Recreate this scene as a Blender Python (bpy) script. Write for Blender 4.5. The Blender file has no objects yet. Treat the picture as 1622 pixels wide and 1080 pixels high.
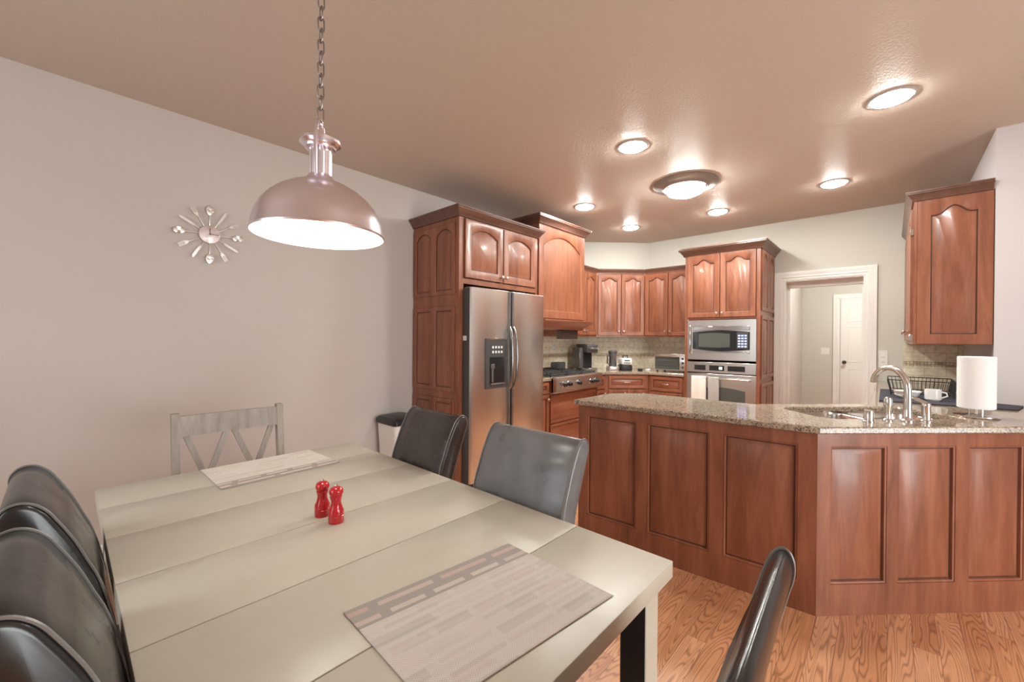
import bpy, bmesh, math, random
from math import sin, cos, pi, radians, hypot, atan2
from mathutils import Vector, Matrix
random.seed(7)
S = bpy.context.scene
COL = S.collection

# ------------------------------------------------------------------ camera
F_PX, YAW, PITCH, ROLL = 653.163, 0.828226, -0.004238, 0.007355
sy, cy, sp, cp = sin(YAW), cos(YAW), sin(PITCH), cos(PITCH)
fw = Vector((sy*cp, cy*cp, sp)); r0 = Vector((cy, -sy, 0)); u0 = Vector((-sp*sy, -sp*cy, cp))
rt = cos(ROLL)*r0 + sin(ROLL)*u0; up = -sin(ROLL)*r0 + cos(ROLL)*u0
cam = bpy.data.cameras.new('camera'); co = bpy.data.objects.new('camera', cam); COL.objects.link(co)
cam.sensor_width = 36; cam.lens = F_PX/1622*36; cam.clip_start = .02
m = Matrix((rt, up, -fw)).transposed().to_4x4(); m.translation = (0, 0, 1.3182)
co.matrix_world = m
S.camera = co
# ------------------------------------------------------------------ world, daylight, exposure
S.view_settings.view_transform = 'Standard'; S.view_settings.look = 'None'
S.view_settings.gamma = 1; S.view_settings.use_curve_mapping = False
S.view_settings.exposure = 1.25
W = bpy.data.worlds.new('sky'); S.world = W; W.use_nodes = True
bg = W.node_tree.nodes['Background']; bg.inputs[0].default_value = (.80, .90, 1, 1); bg.inputs[1].default_value = 1.0

def area(name, loc, aim, sx, sz, power, color=(1, 1, 1), shape='RECTANGLE', spread=180):
    l = bpy.data.lights.new(name, 'AREA'); l.shape = shape; l.size = sx; l.size_y = sz
    l.energy = power; l.color = color; l.spread = radians(spread)
    o = bpy.data.objects.new(name, l); COL.objects.link(o); o.location = loc
    o.rotation_euler = Vector(aim).to_track_quat('-Z', 'Z').to_euler()
    return o
# daylight entering by the patio door (right of the frame) plus fill from an unseen window added behind the camera
area('patio_daylight', (1.35, -2.92, 1.2), (0, 1, -.05), 2.0, 1.9, 38, (.97, 1, .97))
area('window_fill', (-1.62, 1.6, 1.45), (1, 0, -.05), 1.8, 1.2, 6, (.97, 1, .97))

LAMP = dict(down=80.0, flush=46, pendant=29, hall=62, hood=45)  # the hood value drives an added fill, not a known lamp

# ------------------------------------------------------------------ materials
def mat(name, col, rough=.5, metal=0, spec=.5, coat=0, bump=None, emit=None, build=None):
    m = bpy.data.materials.new(name); m.use_nodes = True; nt = m.node_tree
    b = nt.nodes['Principled BSDF']
    b.inputs['Base Color'].default_value = (*col, 1); b.inputs['Roughness'].default_value = rough
    b.inputs['Metallic'].default_value = metal; b.inputs['Specular IOR Level'].default_value = spec
    b.inputs['Coat Weight'].default_value = coat; b.inputs['Coat Roughness'].default_value = .12
    if emit:
        b.inputs['Emission Color'].default_value = (*emit[0], 1); b.inputs['Emission Strength'].default_value = emit[1]
    N = Nodes(nt, b)
    if bump:
        sc, st, dist = bump
        N.bump(N.noise(N.obj(), sc, 3)[0], st, dist)
    if build: build(N)
    return m
class Nodes:
    def __init__(s, nt, b): s.nt, s.b = nt, b
    def n(s, t, **kw):
        x = s.nt.nodes.new(t)
        for k, v in kw.items(): setattr(x, k, v)
        return x
    def l(s, a, b): s.nt.links.new(a, b)
    def obj(s): return s.n('ShaderNodeTexCoord').outputs['Object']
    def map(s, vec, scale=(1, 1, 1), rot=(0, 0, 0), loc=(0, 0, 0)):
        m = s.n('ShaderNodeMapping'); s.l(vec, m.inputs[0])
        m.inputs['Scale'].default_value = scale; m.inputs['Rotation'].default_value = rot; m.inputs['Location'].default_value = loc
        return m.outputs[0]
    def noise(s, vec, scale, detail=4, rough=.55, dist=0):
        x = s.n('ShaderNodeTexNoise'); s.l(vec, x.inputs['Vector'])
        x.inputs['Scale'].default_value = scale; x.inputs['Detail'].default_value = detail
        x.inputs['Roughness'].default_value = rough; x.inputs['Distortion'].default_value = dist
        return x.outputs[0], x.outputs[1]
    def ramp(s, fac, stops):
        r = s.n('ShaderNodeValToRGB'); s.l(fac, r.inputs[0]); e = r.color_ramp.elements
        while len(e) < len(stops): e.new(.5)
        for el, (p, c) in zip(e, stops): el.position = p; el.color = (*c, 1)
        return r.outputs[0]
    def mix(s, a, b, fac, mode='MIX'):
        x = s.n('ShaderNodeMix', data_type='RGBA', blend_type=mode)
        for sock, v in ((x.inputs[6], a), (x.inputs[7], b), (x.inputs[0], fac)):
            if hasattr(v, 'node'): s.l(v, sock)
            elif isinstance(v, tuple): sock.default_value = (*v, 1)
            else: sock.default_value = v
        return x.outputs[2]
    def math(s, op, a, b=0.0):
        x = s.n('ShaderNodeMath', operation=op)
        for i, v in ((0, a), (1, b)):
            if hasattr(v, 'node'): s.l(v, x.inputs[i])
            else: x.inputs[i].default_value = v
        return x.outputs[0]
    def col(s, c): s.l(c, s.b.inputs['Base Color'])
    def bump(s, h, strength=.2, dist=.01):
        x = s.n('ShaderNodeBump'); x.inputs['Strength'].default_value = strength; x.inputs['Distance'].default_value = dist
        s.l(h, x.inputs['Height']); s.l(x.outputs[0], s.b.inputs['Normal'])
def c255(r, g, b):
    f = lambda v: (v/255/12.92) if v/255 <= .04045 else ((v/255+.055)/1.055)**2.4
    return (f(r), f(g), f(b))

def wood_build(dark, mid, light, axis='z', sc=1.0):
    st = {'z': (9, 9, 1.1), 'x': (1.1, 9, 9), 'y': (9, 1.1, 9)}[axis]
    def f(N):
        v = N.map(N.obj(), tuple(a*sc for a in st))
        a = N.noise(v, 1.6, 5, .6, .6)[0]
        g = N.noise(N.map(N.obj(), tuple(a*sc*6 for a in st)), 2.2, 3)[0]
        big = N.noise(N.obj(), 1.7, 2)[0]
        c = N.ramp(a, [(.25, dark), (.5, mid), (.78, light)])
        c = N.mix(c, N.ramp(g, [(.3, (.72, .72, .72)), (.7, (1.1, 1.1, 1.1))]), .35, 'MULTIPLY')
        c = N.mix(c, N.ramp(big, [(.3, (.82, .78, .78)), (.7, (1.12, 1.1, 1.1))]), .6, 'MULTIPLY')
        N.col(c); N.bump(g, .04, .002)
    return f
CHERRY = ((.175, .057, .028), (.28, .098, .050), (.39, .153, .082))
M = {}
M['cherry'] = mat('cherry_wood', (.3, .1, .05), .36, coat=.15, build=wood_build(*CHERRY))
M['cherry_h'] = mat('cherry_wood_horizontal', (.3, .1, .05), .30, coat=.25, build=wood_build(*CHERRY, axis='x'))
M['groove_shade'] = mat('painted_groove_shade', (.075, .028, .016), .45)  # shade of the panel grooves, put into the colour as a dark line
M['crown'] = mat('dark_cherry_moulding', (.13, .06, .04), .35, coat=.2, build=wood_build((.10, .045, .03), (.14, .065, .045), (.18, .085, .06), 'x'))
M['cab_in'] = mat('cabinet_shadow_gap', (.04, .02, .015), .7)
M['knob'] = mat('brushed_nickel', (.62, .58, .53), .3, 1)
M['steel'] = mat('stainless_steel', (.70, .67, .635), .28, 1)
M['steel_smooth'] = mat('polished_steel', (.66, .64, .62), .16, 1)
M['chrome'] = mat('satin_chrome', (.70, .67, .64), .2, 1)
M['lamp_metal'] = mat('brushed_lamp_metal', (.84, .79, .85), .25, 1)
M['dark_grey'] = mat('dark_grey_enamel', (.06, .058, .06), .45)
M['handle_grey'] = mat('grey_handle_metal', (.20, .19, .19), .35, .7)
M['handle_mid'] = mat('satin_grey_metal', (.36, .35, .345), .25, 1)
M['black'] = mat('black_plastic', (.015, .015, .017), .35)
M['blackglass'] = mat('black_glass', (.02, .02, .022), .06)
M['screen'] = mat('oven_window', (.09, .095, .085), .12)
M['iron'] = mat('cast_iron', (.035, .033, .033), .6)
M['white'] = mat('white_plastic', (.80, .78, .75), .4)
M['trim'] = mat('white_trim_paint', (.85, .83, .79), .38)
M['paper'] = mat('paper_towel', (.88, .86, .85), .9, bump=(90, .35, .004))
M['red'] = mat('red_lacquer', (.52, .012, .018), .16, coat=.5)
M['red_mark'] = mat('red_mark', (.6, .03, .05), .5)
M['ceramic'] = mat('white_ceramic', (.85, .83, .80), .15)
M['wire'] = mat('black_wire', (.03, .028, .027), .4)
M['mat_cloth'] = mat('charcoal_mat_cloth', (.045, .042, .055), .95, bump=(220, .5, .003))
M['towel_white'] = mat('white_towel', (.80, .76, .70), .95, bump=(160, .6, .004))
M['towel_grey'] = mat('grey_towel', (.42, .40, .38), .95, bump=(160, .6, .004))
M['blue_key'] = mat('blue_lit_keys', (.25, .28, .5), .4, emit=((.35, .4, .8), .6))
M['green_lcd'] = mat('lit_display', (.1, .2, .15), .3, emit=((.6, .9, .7), .8))
M['lens'] = mat('lit_lamp_lens', (.9, .88, .85), .5, emit=((.97, 1, .95), LAMP['down']))
M['hood_glow'] = mat('added_hood_glow', (.9, .88, .85), .5, emit=((1, .97, .86), LAMP['hood']))  # glow of the fill added under the hood
M['lens_flush'] = mat('lit_glass_bowl', (.9, .88, .85), .4, emit=((.98, 1, .94), LAMP['flush']))
M['bulb'] = mat('lit_bulb', (.9, .9, .85), .4, emit=((.98, 1, .93), LAMP['pendant']))
M['shade_in'] = mat('white_enamel_inside', (.92, .90, .88), .45)
M['ring'] = mat('white_lamp_ring', (.45, .41, .39), .4)
M['pewter'] = mat('pewter_ring', (.30, .27, .25), .4, .6)
M['towel_core'] = mat('card_core', (.35, .27, .2), .9)
M['glass_amber'] = mat('smoked_plastic', (.10, .09, .09), .1)

def leather(name, col, rough, scuff):
    def f(N):
        n1 = N.noise(N.obj(), 260, 2)[0]; n2 = N.noise(N.obj(), 11, 3, .5)[0]
        N.col(N.mix(col, tuple(min(1, c*scuff+.01) for c in col), N.ramp(n2, [(.35, (0, 0, 0)), (.75, (1, 1, 1))])))
        N.l(N.ramp(n2, [(.3, (rough*.75,)*3), (.7, (rough*1.25,)*3)]), N.b.inputs['Roughness'])
        N.bump(n1, .03, .001)
    return mat(name, col, rough, spec=.6, build=f)
M['leather_black'] = leather('black_leather', (.014, .0135, .013), .24, 1.1)
M['leather_grey'] = leather('scuffed_grey_leather', (.135, .134, .138), .33, 1.35)
M['leather_brown'] = leather('dark_brown_leather', (.042, .031, .029), .28, 1.08)
M['stitch'] = mat('leather_piping', (.17, .16, .15), .3)  # grey lightened to hold the piping's glare in the colour
M['leg_dark'] = mat('espresso_leg', (.03, .018, .014), .4)
M['greywood'] = mat('weathered_grey_wood', (.35, .32, .28), .5, build=wood_build((.27, .235, .20), (.40, .355, .31), (.50, .455, .40), 'z', 1.5))
M['table'] = mat('greige_painted_wood', (.50, .45, .385), .36, build=lambda N: (
    N.col(N.mix((.49, .455, .375), (.555, .515, .43), N.noise(N.map(N.obj(), (1.2, 9, 9)), 2, 4)[0])),
    N.l(N.ramp(N.noise(N.obj(), 6, 4)[0], [(.3, (.28,)*3), (.7, (.40,)*3)]), N.b.inputs['Roughness'])))
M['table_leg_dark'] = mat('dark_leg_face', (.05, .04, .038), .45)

def paint(c1, c2, rough=.65, b=(140, .08, .002), spec=.4):
    def f(N):
        N.col(N.mix(c1, c2, N.noise(N.obj(), .9, 2)[0])); N.bump(N.noise(N.obj(), b[0], 3)[0], b[1], b[2])
    return dict(col=c1, rough=rough, spec=spec, build=f)
M['wall'] = mat('greige_wall_paint', **paint((.56, .495, .46), (.60, .54, .505)))
M['wall_k'] = mat('pale_sage_wall_paint', **paint((.60, .575, .51), (.63, .60, .535)))
M['wall_stub'] = mat('pale_lilac_wall_paint', **paint((.60, .55, .55), (.63, .58, .575)))
M['ceil'] = mat('tan_ceiling_paint', **paint((.565, .475, .405), (.605, .51, .44), .42, (75, .5, .005), .09))

def floor_build(N):
    o = N.obj()
    b = N.n('ShaderNodeTexBrick'); N.l(o, b.inputs[0]); b.offset = .37; b.offset_frequency = 2
    b.inputs['Color1'].default_value = (.0, 0, 0, 1); b.inputs['Color2'].default_value = (1, 1, 1, 1); b.inputs['Mortar'].default_value = (.5, .5, .5, 1)
    b.inputs['Scale'].default_value = 1; b.inputs['Mortar Size'].default_value = .0009; b.inputs['Brick Width'].default_value = .95; b.inputs['Row Height'].default_value = .083
    sepn = N.n('ShaderNodeSeparateColor'); N.l(b.outputs[0], sepn.inputs[0]); rnd = sepn.outputs[0]
    comb = N.n('ShaderNodeCombineXYZ'); N.l(N.math('MULTIPLY', rnd, 37.0), comb.inputs[0]); N.l(N.math('MULTIPLY', rnd, 11.0), comb.inputs[1])
    add = N.n('ShaderNodeVectorMath', operation='ADD'); N.l(o, add.inputs[0]); N.l(comb.outputs[0], add.inputs[1]); v = add.outputs[0]
    tone = N.ramp(rnd, [(0, (.60, .275, .135)), (.5, (.70, .34, .175)), (1, (.78, .42, .24))])
    field = N.noise(N.map(v, (1.0, 8.5, 1)), 1.25, 1.5, .5, .35)[0]
    rings = N.math('FRACT', N.math('MULTIPLY', field, 24.0))
    ringc = N.ramp(rings, [(0, (.42, .34, .29)), (.12, (.70, .62, .56)), (.32, (1.04, 1.03, 1.0)), (.82, (1.0, 1, 1)), (1, (.52, .43, .38))])
    pores = N.ramp(N.noise(N.map(v, (7, 190, 1)), 1.0, 3)[0], [(.32, (.66, .6, .56)), (.50, (1, 1, 1))])
    c = N.mix(tone, ringc, .8, 'MULTIPLY'); c = N.mix(c, pores, .42, 'MULTIPLY')
    c = N.mix(c, (.10, .045, .025), N.math('MULTIPLY', b.outputs[1], .8))
    N.col(c); N.bump(N.math('SUBTRACT', 1, b.outputs[1]), .2, .0015)
M['floor'] = mat('oak_strip_floor', (.5, .22, .12), .34, coat=.15, build=floor_build)

def granite_build(N):
    o = N.obj()
    v = N.n('ShaderNodeTexVoronoi'); v.inputs['Scale'].default_value = 165; N.l(o, v.inputs['Vector'])
    s = N.n('ShaderNodeSeparateColor'); N.l(v.outputs['Color'], s.inputs[0])
    c = N.ramp(s.outputs[0], [(.0, (.045, .035, .03)), (.22, (.17, .12, .085)), (.45, (.38, .29, .21)), (.7, (.50, .41, .31)), (.92, (.24, .20, .17))])
    big = N.noise(o, 26, 4, .65)[0]
    c = N.mix(c, (.42, .32, .23), N.ramp(big, [(.4, (0, 0, 0)), (.7, (.55, .55, .55))]))
    N.col(c)
M['granite'] = mat('speckled_tan_granite', (.3, .25, .2), .09, spec=.6, build=granite_build)

def tile_build(N):
    tc = N.n('ShaderNodeTexCoord').outputs['UV']
    b = N.n('ShaderNodeTexBrick'); N.l(tc, b.inputs[0]); b.offset = .5
    b.inputs['Color1'].default_value = (.78, .70, .54, 1); b.inputs['Color2'].default_value = (.92, .86, .70, 1); b.inputs['Mortar'].default_value = (.64, .57, .45, 1)
    b.inputs['Scale'].default_value = 1; b.inputs['Mortar Size'].default_value = .003; b.inputs['Brick Width'].default_value = .152; b.inputs['Row Height'].default_value = .076
    n = N.noise(tc, 22, 5, .65)[0]
    c = N.mix(b.outputs[0], N.ramp(n, [(.35, (.74, .69, .63)), (.62, (1.08, 1.06, 1.02))]), .7, 'MULTIPLY')
    N.col(c); N.bump(N.math('SUBTRACT', 1, b.outputs[1]), .3, .002)
M['tile'] = mat('travertine_tile', (.6, .5, .38), .45, build=tile_build)
def band_build(N):
    tc = N.n('ShaderNodeTexCoord').outputs['UV']
    b = N.n('ShaderNodeTexBrick'); N.l(tc, b.inputs[0]); b.offset = .0
    b.inputs['Color1'].default_value = (.40, .30, .19, 1); b.inputs['Color2'].default_value = (.70, .58, .40, 1); b.inputs['Mortar'].default_value = (.25, .2, .15, 1)
    b.inputs['Scale'].default_value = 1; b.inputs['Mortar Size'].default_value = .0022; b.inputs['Brick Width'].default_value = .025; b.inputs['Row Height'].default_value = .025
    N.col(b.outputs[0])
M['band'] = mat('mosaic_border_tile', (.5, .4, .3), .4, build=band_build)

def placemat_build(base, band, rects, bandrects, flip):
    def f(N):
        o = N.obj(); v = N.map(o, (1, -1 if flip else 1, 1), loc=(.03, -.011, 0))
        def bricks(w, h, m, off):
            b = N.n('ShaderNodeTexBrick'); N.l(v, b.inputs[0]); b.offset = off; b.squash = 1.5; b.squash_frequency = 3
            b.inputs['Color1'].default_value = (0, 0, 0, 1); b.inputs['Color2'].default_value = (1, 1, 1, 1); b.inputs['Mortar'].default_value = (.5, .5, .5, 1)
            b.inputs['Scale'].default_value = 1; b.inputs['Mortar Size'].default_value = m; b.inputs['Mortar Smooth'].default_value = 0
            b.inputs['Brick Width'].default_value = w; b.inputs['Row Height'].default_value = h
            return b.outputs[0], b.outputs[1]
        c1, m1 = bricks(.092, .0395, .0075, .45); c3, m3 = bricks(.10, .036, .011, .38); c2, m2 = bricks(.125, .020, .0045, .3)
        sx = N.n('ShaderNodeSeparateXYZ'); N.l(o, sx.inputs[0])
        yy = N.math('MULTIPLY', sx.outputs[1], -1.0 if flip else 1.0)
        ed = N.math('GREATER_THAN', yy, .085)
        pale = N.mix(N.mix(N.ramp(c1, rects), base, m1), N.mix(N.ramp(c2, rects), base, m2), .45)
        dark = N.mix(N.ramp(c3, bandrects), band, m3)
        c = N.mix(pale, dark, ed)
        ch = N.n('ShaderNodeTexChecker'); N.l(N.map(o, (380, 380, 380)), ch.inputs[0]); ch.inputs['Scale'].default_value = 1
        ch.inputs['Color1'].default_value = (.80, .80, .80, 1); ch.inputs['Color2'].default_value = (1.06, 1.06, 1.06, 1)
        N.col(N.mix(c, ch.outputs[0], .8, 'MULTIPLY')); N.bump(ch.outputs[1], .3, .001)
    return mat('woven_placemat', base, .7, build=f)
M['placemat_near'] = placemat_build((.62, .575, .54), (.36, .325, .295), [(0, (.56, .47, .45)), (.3, (.60, .55, .50)), (.55, (.46, .43, .40)), (.8, (.66, .60, .55)), (1, (.60, .50, .46))],
    [(0, (.52, .36, .32)), (.35, (.56, .48, .44)), (.7, (.58, .53, .47)), (1, (.50, .40, .36))], False)
M['placemat_far'] = placemat_build((.84, .78, .71), (.42, .35, .31), [(0, (.80, .74, .67)), (.4, (.66, .57, .50)), (.7, (.86, .80, .73)), (1, (.70, .62, .55))],
    [(0, (.78, .70, .62)), (.5, (.70, .61, .53)), (1, (.82, .75, .67))], True)

# ------------------------------------------------------------------ mesh helpers
class MB:
    def __init__(s): s.bm = bmesh.new()
    def v(s, *p): return s.bm.verts.new(p)
    def f(s, vs):
        try: return s.bm.faces.new(vs)
        except ValueError: return None
    def box(s, x0, x1, y0, y1, z0, z1, bev=0, seg=1):
        vs = [s.v(x, y, z) for z in (z0, z1) for y in (y0, y1) for x in (x0, x1)]
        fs = [s.f([vs[i] for i in q]) for q in ((0, 2, 3, 1), (4, 5, 7, 6), (0, 1, 5, 4), (2, 6, 7, 3), (0, 4, 6, 2), (1, 3, 7, 5))]
        if bev:
            es = {e for f in fs for e in f.edges}
            bmesh.ops.bevel(s.bm, geom=list(es), offset=bev, segments=seg, affect='EDGES', profile=.5, clamp_overlap=True)
        return s
    def rings(s, rings, closed=True, cap0=True, cap1=True):
        R = [[s.v(*p) for p in r] for r in rings]; n = len(R[0])
        for a, b in zip(R, R[1:]):
            for i in range(n if closed else n-1):
                j = (i+1) % n; s.f([a[i], a[j], b[j], b[i]])
        if cap0: s.f(R[0][::-1])
        if cap1: s.f(R[-1])
        return s
    def lathe(s, prof, c=(0, 0, 0), n=32, axis='z', cap0=True, cap1=True):
        rs = []
        for r, h in prof:
            ring = []
            for i in range(n):
                a = 2*pi*i/n; x, y = r*cos(a), r*sin(a)
                p = {'z': (x, y, h), 'y': (x, -h, y), 'x': (h, x, y)}[axis]
                ring.append((c[0]+p[0], c[1]+p[1], c[2]+p[2]))
            rs.append(ring)
        return s.rings(rs, True, cap0, cap1)
    def cyl(s, c, r, h, n=20, axis='z', bev=0):
        p = [(r, 0), (r, h)] if not bev else [(r-bev, 0), (r, bev), (r, h-bev), (r-bev, h)]
        return s.lathe(p, c, n, axis)
    def tube(s, pts, r, n=8, closed=False, radii=None, flat=1.0):
        P = [Vector(p) for p in pts]; L = len(P); rs = []; nrm = None
        for i, p in enumerate(P):
            if closed: t = P[(i+1) % L]-P[i-1]
            else: t = P[min(i+1, L-1)]-P[max(i-1, 0)]
            t.normalize()
            if nrm is None:
                a = Vector((0, 0, 1)) if abs(t.z) < .9 else Vector((1, 0, 0)); nrm = (a-t*a.dot(t)).normalized()
            else: nrm = (nrm-t*nrm.dot(t)).normalized()
            b = t.cross(nrm); rr = radii[i] if radii else r
            rs.append([tuple(p+nrm*cos(2*pi*k/n)*rr+b*sin(2*pi*k/n)*rr*flat) for k in range(n)])
        if closed: return s.rings(rs+[rs[0]], True, False, False)
        return s.rings(rs)
    def prism(s, poly, z0, z1, bev=0):
        if bev:
            P = inset(poly, bev)
            return s.rings([[(x, y, z0) for x, y in P], [(x, y, z0+bev) for x, y in poly], [(x, y, z1-bev) for x, y in poly], [(x, y, z1) for x, y in P]])
        return s.rings([[(x, y, z0) for x, y in poly], [(x, y, z1) for x, y in poly]])
    def extr_y(s, poly, y0, y1):   # polygon in x,z pushed along y
        return s.rings([[(x, y0, z) for x, z in poly], [(x, y1, z) for x, z in poly]])
    def extr_x(s, poly, x0, x1):   # polygon in y,z pushed along x
        return s.rings([[(x0, y, z) for y, z in poly], [(x1, y, z) for y, z in poly]])
    def xform(s, mtx): bmesh.ops.transform(s.bm, matrix=mtx, verts=s.bm.verts); return s
    def done(s, name, m, parent=None, smooth=38, uv=None):
        bm = s.bm
        bmesh.ops.recalc_face_normals(bm, faces=bm.faces)
        for f in bm.faces: f.smooth = True
        for e in bm.edges:
            e.smooth = len(e.link_faces) == 2 and e.calc_face_angle(0) < radians(smooth)
        me = bpy.data.meshes.new(name)
        if uv:
            lay = bm.loops.layers.uv.new('UVMap')
            for f in bm.faces:
                for l in f.loops: l[lay].uv = uv(l.vert.co)
        bm.to_mesh(me); bm.free()
        mats = list(m) if isinstance(m, (list, tuple)) else [m]
        if len(mats) == 1 and mats[0] in (M.get('cherry'), M.get('cherry_h')) and any(p.material_index == 1 for p in me.polygons): mats.append(M['groove_shade'])
        for mm in mats: me.materials.append(mm)
        o = bpy.data.objects.new(name, me); COL.objects.link(o)
        if parent: o.parent = parent
        return o
def inset(poly, d):
    n = len(poly); out = []
    A = sum(poly[i][0]*poly[(i+1) % n][1]-poly[(i+1) % n][0]*poly[i][1] for i in range(n))
    sg = 1 if A > 0 else -1
    for i in range(n):
        p0, p1, p2 = (Vector(poly[(i+k) % n]) for k in (-1, 0, 1))
        a = (p1-p0).normalized(); b = (p2-p1).normalized()
        na = Vector((-a.y, a.x))*sg; nb = Vector((-b.y, b.x))*sg
        k = (na+nb); k = k/max(.3, 1+na.dot(nb))
        q = p1+k*d; out.append((q.x, q.y))
    return out
def thing(name, label, cat, loc=(0, 0, 0), rz=0, group=None):
    o = bpy.data.objects.new(name, None); COL.objects.link(o); o.location = loc; o.rotation_euler = (0, 0, rz)
    o.empty_display_size = .1
    return tag(o, label, cat, group)
def tag(o, label, cat, group=None):
    o['label'] = label; o['category'] = cat
    if group: o['group'] = group
    return o
def struct(o, label=None):
    o['kind'] = 'structure'
    if label: o['label'] = label
    return o
def dup(root, loc, rz, label, name=None):
    r = root.copy(); COL.objects.link(r); r.location = loc; r.rotation_euler = (0, 0, rz); r['label'] = label
    def kids(src, dst):
        for ch in list(src.children):
            c = ch.copy(); COL.objects.link(c); c.parent = dst; kids(ch, c)
    kids(root, r); return r

# raised-panel front: faces -y, from y=-t to y=0
def arch_shape(kind):
    if kind == 'ogee': return lambda s: .5*(1+cos(pi*min(1, abs(s)/.78)))
    if kind == 'arc': return lambda s: 1-s*s
    return lambda s: 1
def panel_front(x0, x1, z0, z1, t=.02, rail=.055, arch='flat', rise=.045, raised=True, mb=None, top=None):
    mb = mb or MB(); w, h = x1-x0, z1-z0; sh = arch_shape(arch); N = 16 if arch != 'flat' else 1
    top = top or rail
    if arch == 'flat': rise = 0
    gd = min(.0125, t-.0015)          # depth of the groove round the field
    def outline(m, extra=0):
        a, b = x0+rail+m, x1-rail-m; zb = z0+rail+m; zt = z1-top-m
        pts = [(a, zb), (b, zb)]
        for i in range(N+1):
            s = 1-2*i/N; pts.append(((a+b)/2+s*(b-a)/2, zt-rise*(1-sh(s))))
        return pts
    ob = [(x0, z0), (x1, z0)] + [((x0+x1)/2+(1-2*i/N)*w/2, z1) for i in range(N+1)]
    e = .003
    oi = [(min(max(x, x0+e), x1-e), min(max(z, z0+e), z1-e)) for x, z in ob]
    R = [[(x, 0, z) for x, z in ob], [(x, -t+e, z) for x, z in ob], [(x, -t, z) for x, z in oi],
         [(x, -t, z) for x, z in outline(-.006)], [(x, -t+.003, z) for x, z in outline(-.002)], [(x, -t+gd, z) for x, z in outline(0)]]
    if raised:
        R += [[(x, -t+gd, z) for x, z in outline(.006)], [(x, -t+.0015, z) for x, z in outline(min(.032, (w-2*rail)*.28))]]
    n0 = len(mb.bm.faces); mb.rings(R, True, True, True)
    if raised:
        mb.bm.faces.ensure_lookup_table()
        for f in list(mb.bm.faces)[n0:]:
            if all(abs(v.co.y-(-t+gd)) < 1e-5 for v in f.verts): f.material_index = 1  # groove floor takes the painted shade
    return mb
def knob(parent, x, z, y, name='knob'):
    MB().lathe([(.005, 0), (.005, .012), (.013, .018), (.0155, .024), (.012, .030), (.004, .032)], (x, y, z), 16, 'y').done(name, M['knob'], parent)
def pull(parent, x, z, y, w=.09):
    mb = MB(); mb.tube([(x-w/2, y, z), (x-w/2+.004, y-.018, z), (x-w/4, y-.026, z), (x+w/4, y-.026, z), (x+w/2-.004, y-.018, z), (x+w/2, y, z)], .0045, 8)
    mb.done('handle', M['knob'], parent)
def crown(parent, path, z0, h, out, closed=False, m=None):
    """moulding swept along path [(x,y)] (outside is on the right of travel)"""
    prof = [(0, 0), (.25*out, .0), (.3*out, .18*h), (.45*out, .30*h), (.62*out, .52*h), (.9*out, .70*h), (.9*out, .80*h), (out, .84*h), (out, h), (-.02, h)]
    n = len(path); rings = []
    for i in range(n):
        p = Vector(path[i])
        a = (p-Vector(path[i-1])).normalized() if i else None
        b = (Vector(path[i+1])-p).normalized() if i < n-1 else None
        a = a or b; b = b or a
        na, nb = Vector((a.y, -a.x)), Vector((b.y, -b.x)); k = (na+nb)/(1+na.dot(nb))
        rings.append([(p.x+k.x*o, p.y+k.y*o, z0+z) for o, z in prof])
    return MB().rings(rings).done('crown_moulding', m or M['crown'], parent)

# ================================================================== SETTING
V0, UW, HC, V1, US = 3.3384, 5.767, 2.7325, -.504, 4.1665
X0, Y0, XH = -1.7, -3.0, 9.0       # behind the camera / right of it / far wall of the hall
struct(MB().box(X0-.1, XH+.2, Y0-.1, V0+.1, -.06, 0).done('floor', M['floor']))
struct(MB().box(X0-.1, XH+.2, Y0-.1, V0+.1, HC, HC+.08).done('ceiling', M['ceil']))
struct(MB().box(X0-.1, UW+.25, V0, V0+.1, 0, HC).done('wall_left', M['wall']))
CD = 8.36                           # diagonal corner wall: x + y = CD
mb = MB(); a = (CD-V0, V0-.0005); b = (UW-.0005, CD-UW)
mb.prism([a, b, (UW-.0005, V0-.0005)], .001, HC-.001); struct(mb.done('wall_corner', M['wall_k']))
DV0, DV1, DZ, WT = .205, .926, 2.03, .25     # doorway opening
mb = MB()
mb.box(UW, UW+WT, DV1, V0, 0, HC); mb.box(UW, UW+WT, V1-.12, DV0, 0, HC); mb.box(UW, UW+WT, DV0, DV1, DZ, HC)
struct(mb.done('wall_back', M['wall_k']))
struct(MB().box(US, UW, Y0, V1, 0, HC).done('wall_right', M['wall_stub']))
# hall beyond the doorway
struct(MB().box(XH, XH+.1, -1.2, 1.3, 0, HC).done('wall_hall', M['wall_k']))
struct(MB().box(UW+WT, XH, 1.171, 1.27, 0, HC).done('wall_hall_left', M['wall']))
struct(MB().box(UW+WT, XH, -1.2, -1.1, 0, HC).done('wall_hall_right', M['wall_stub']))
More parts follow.
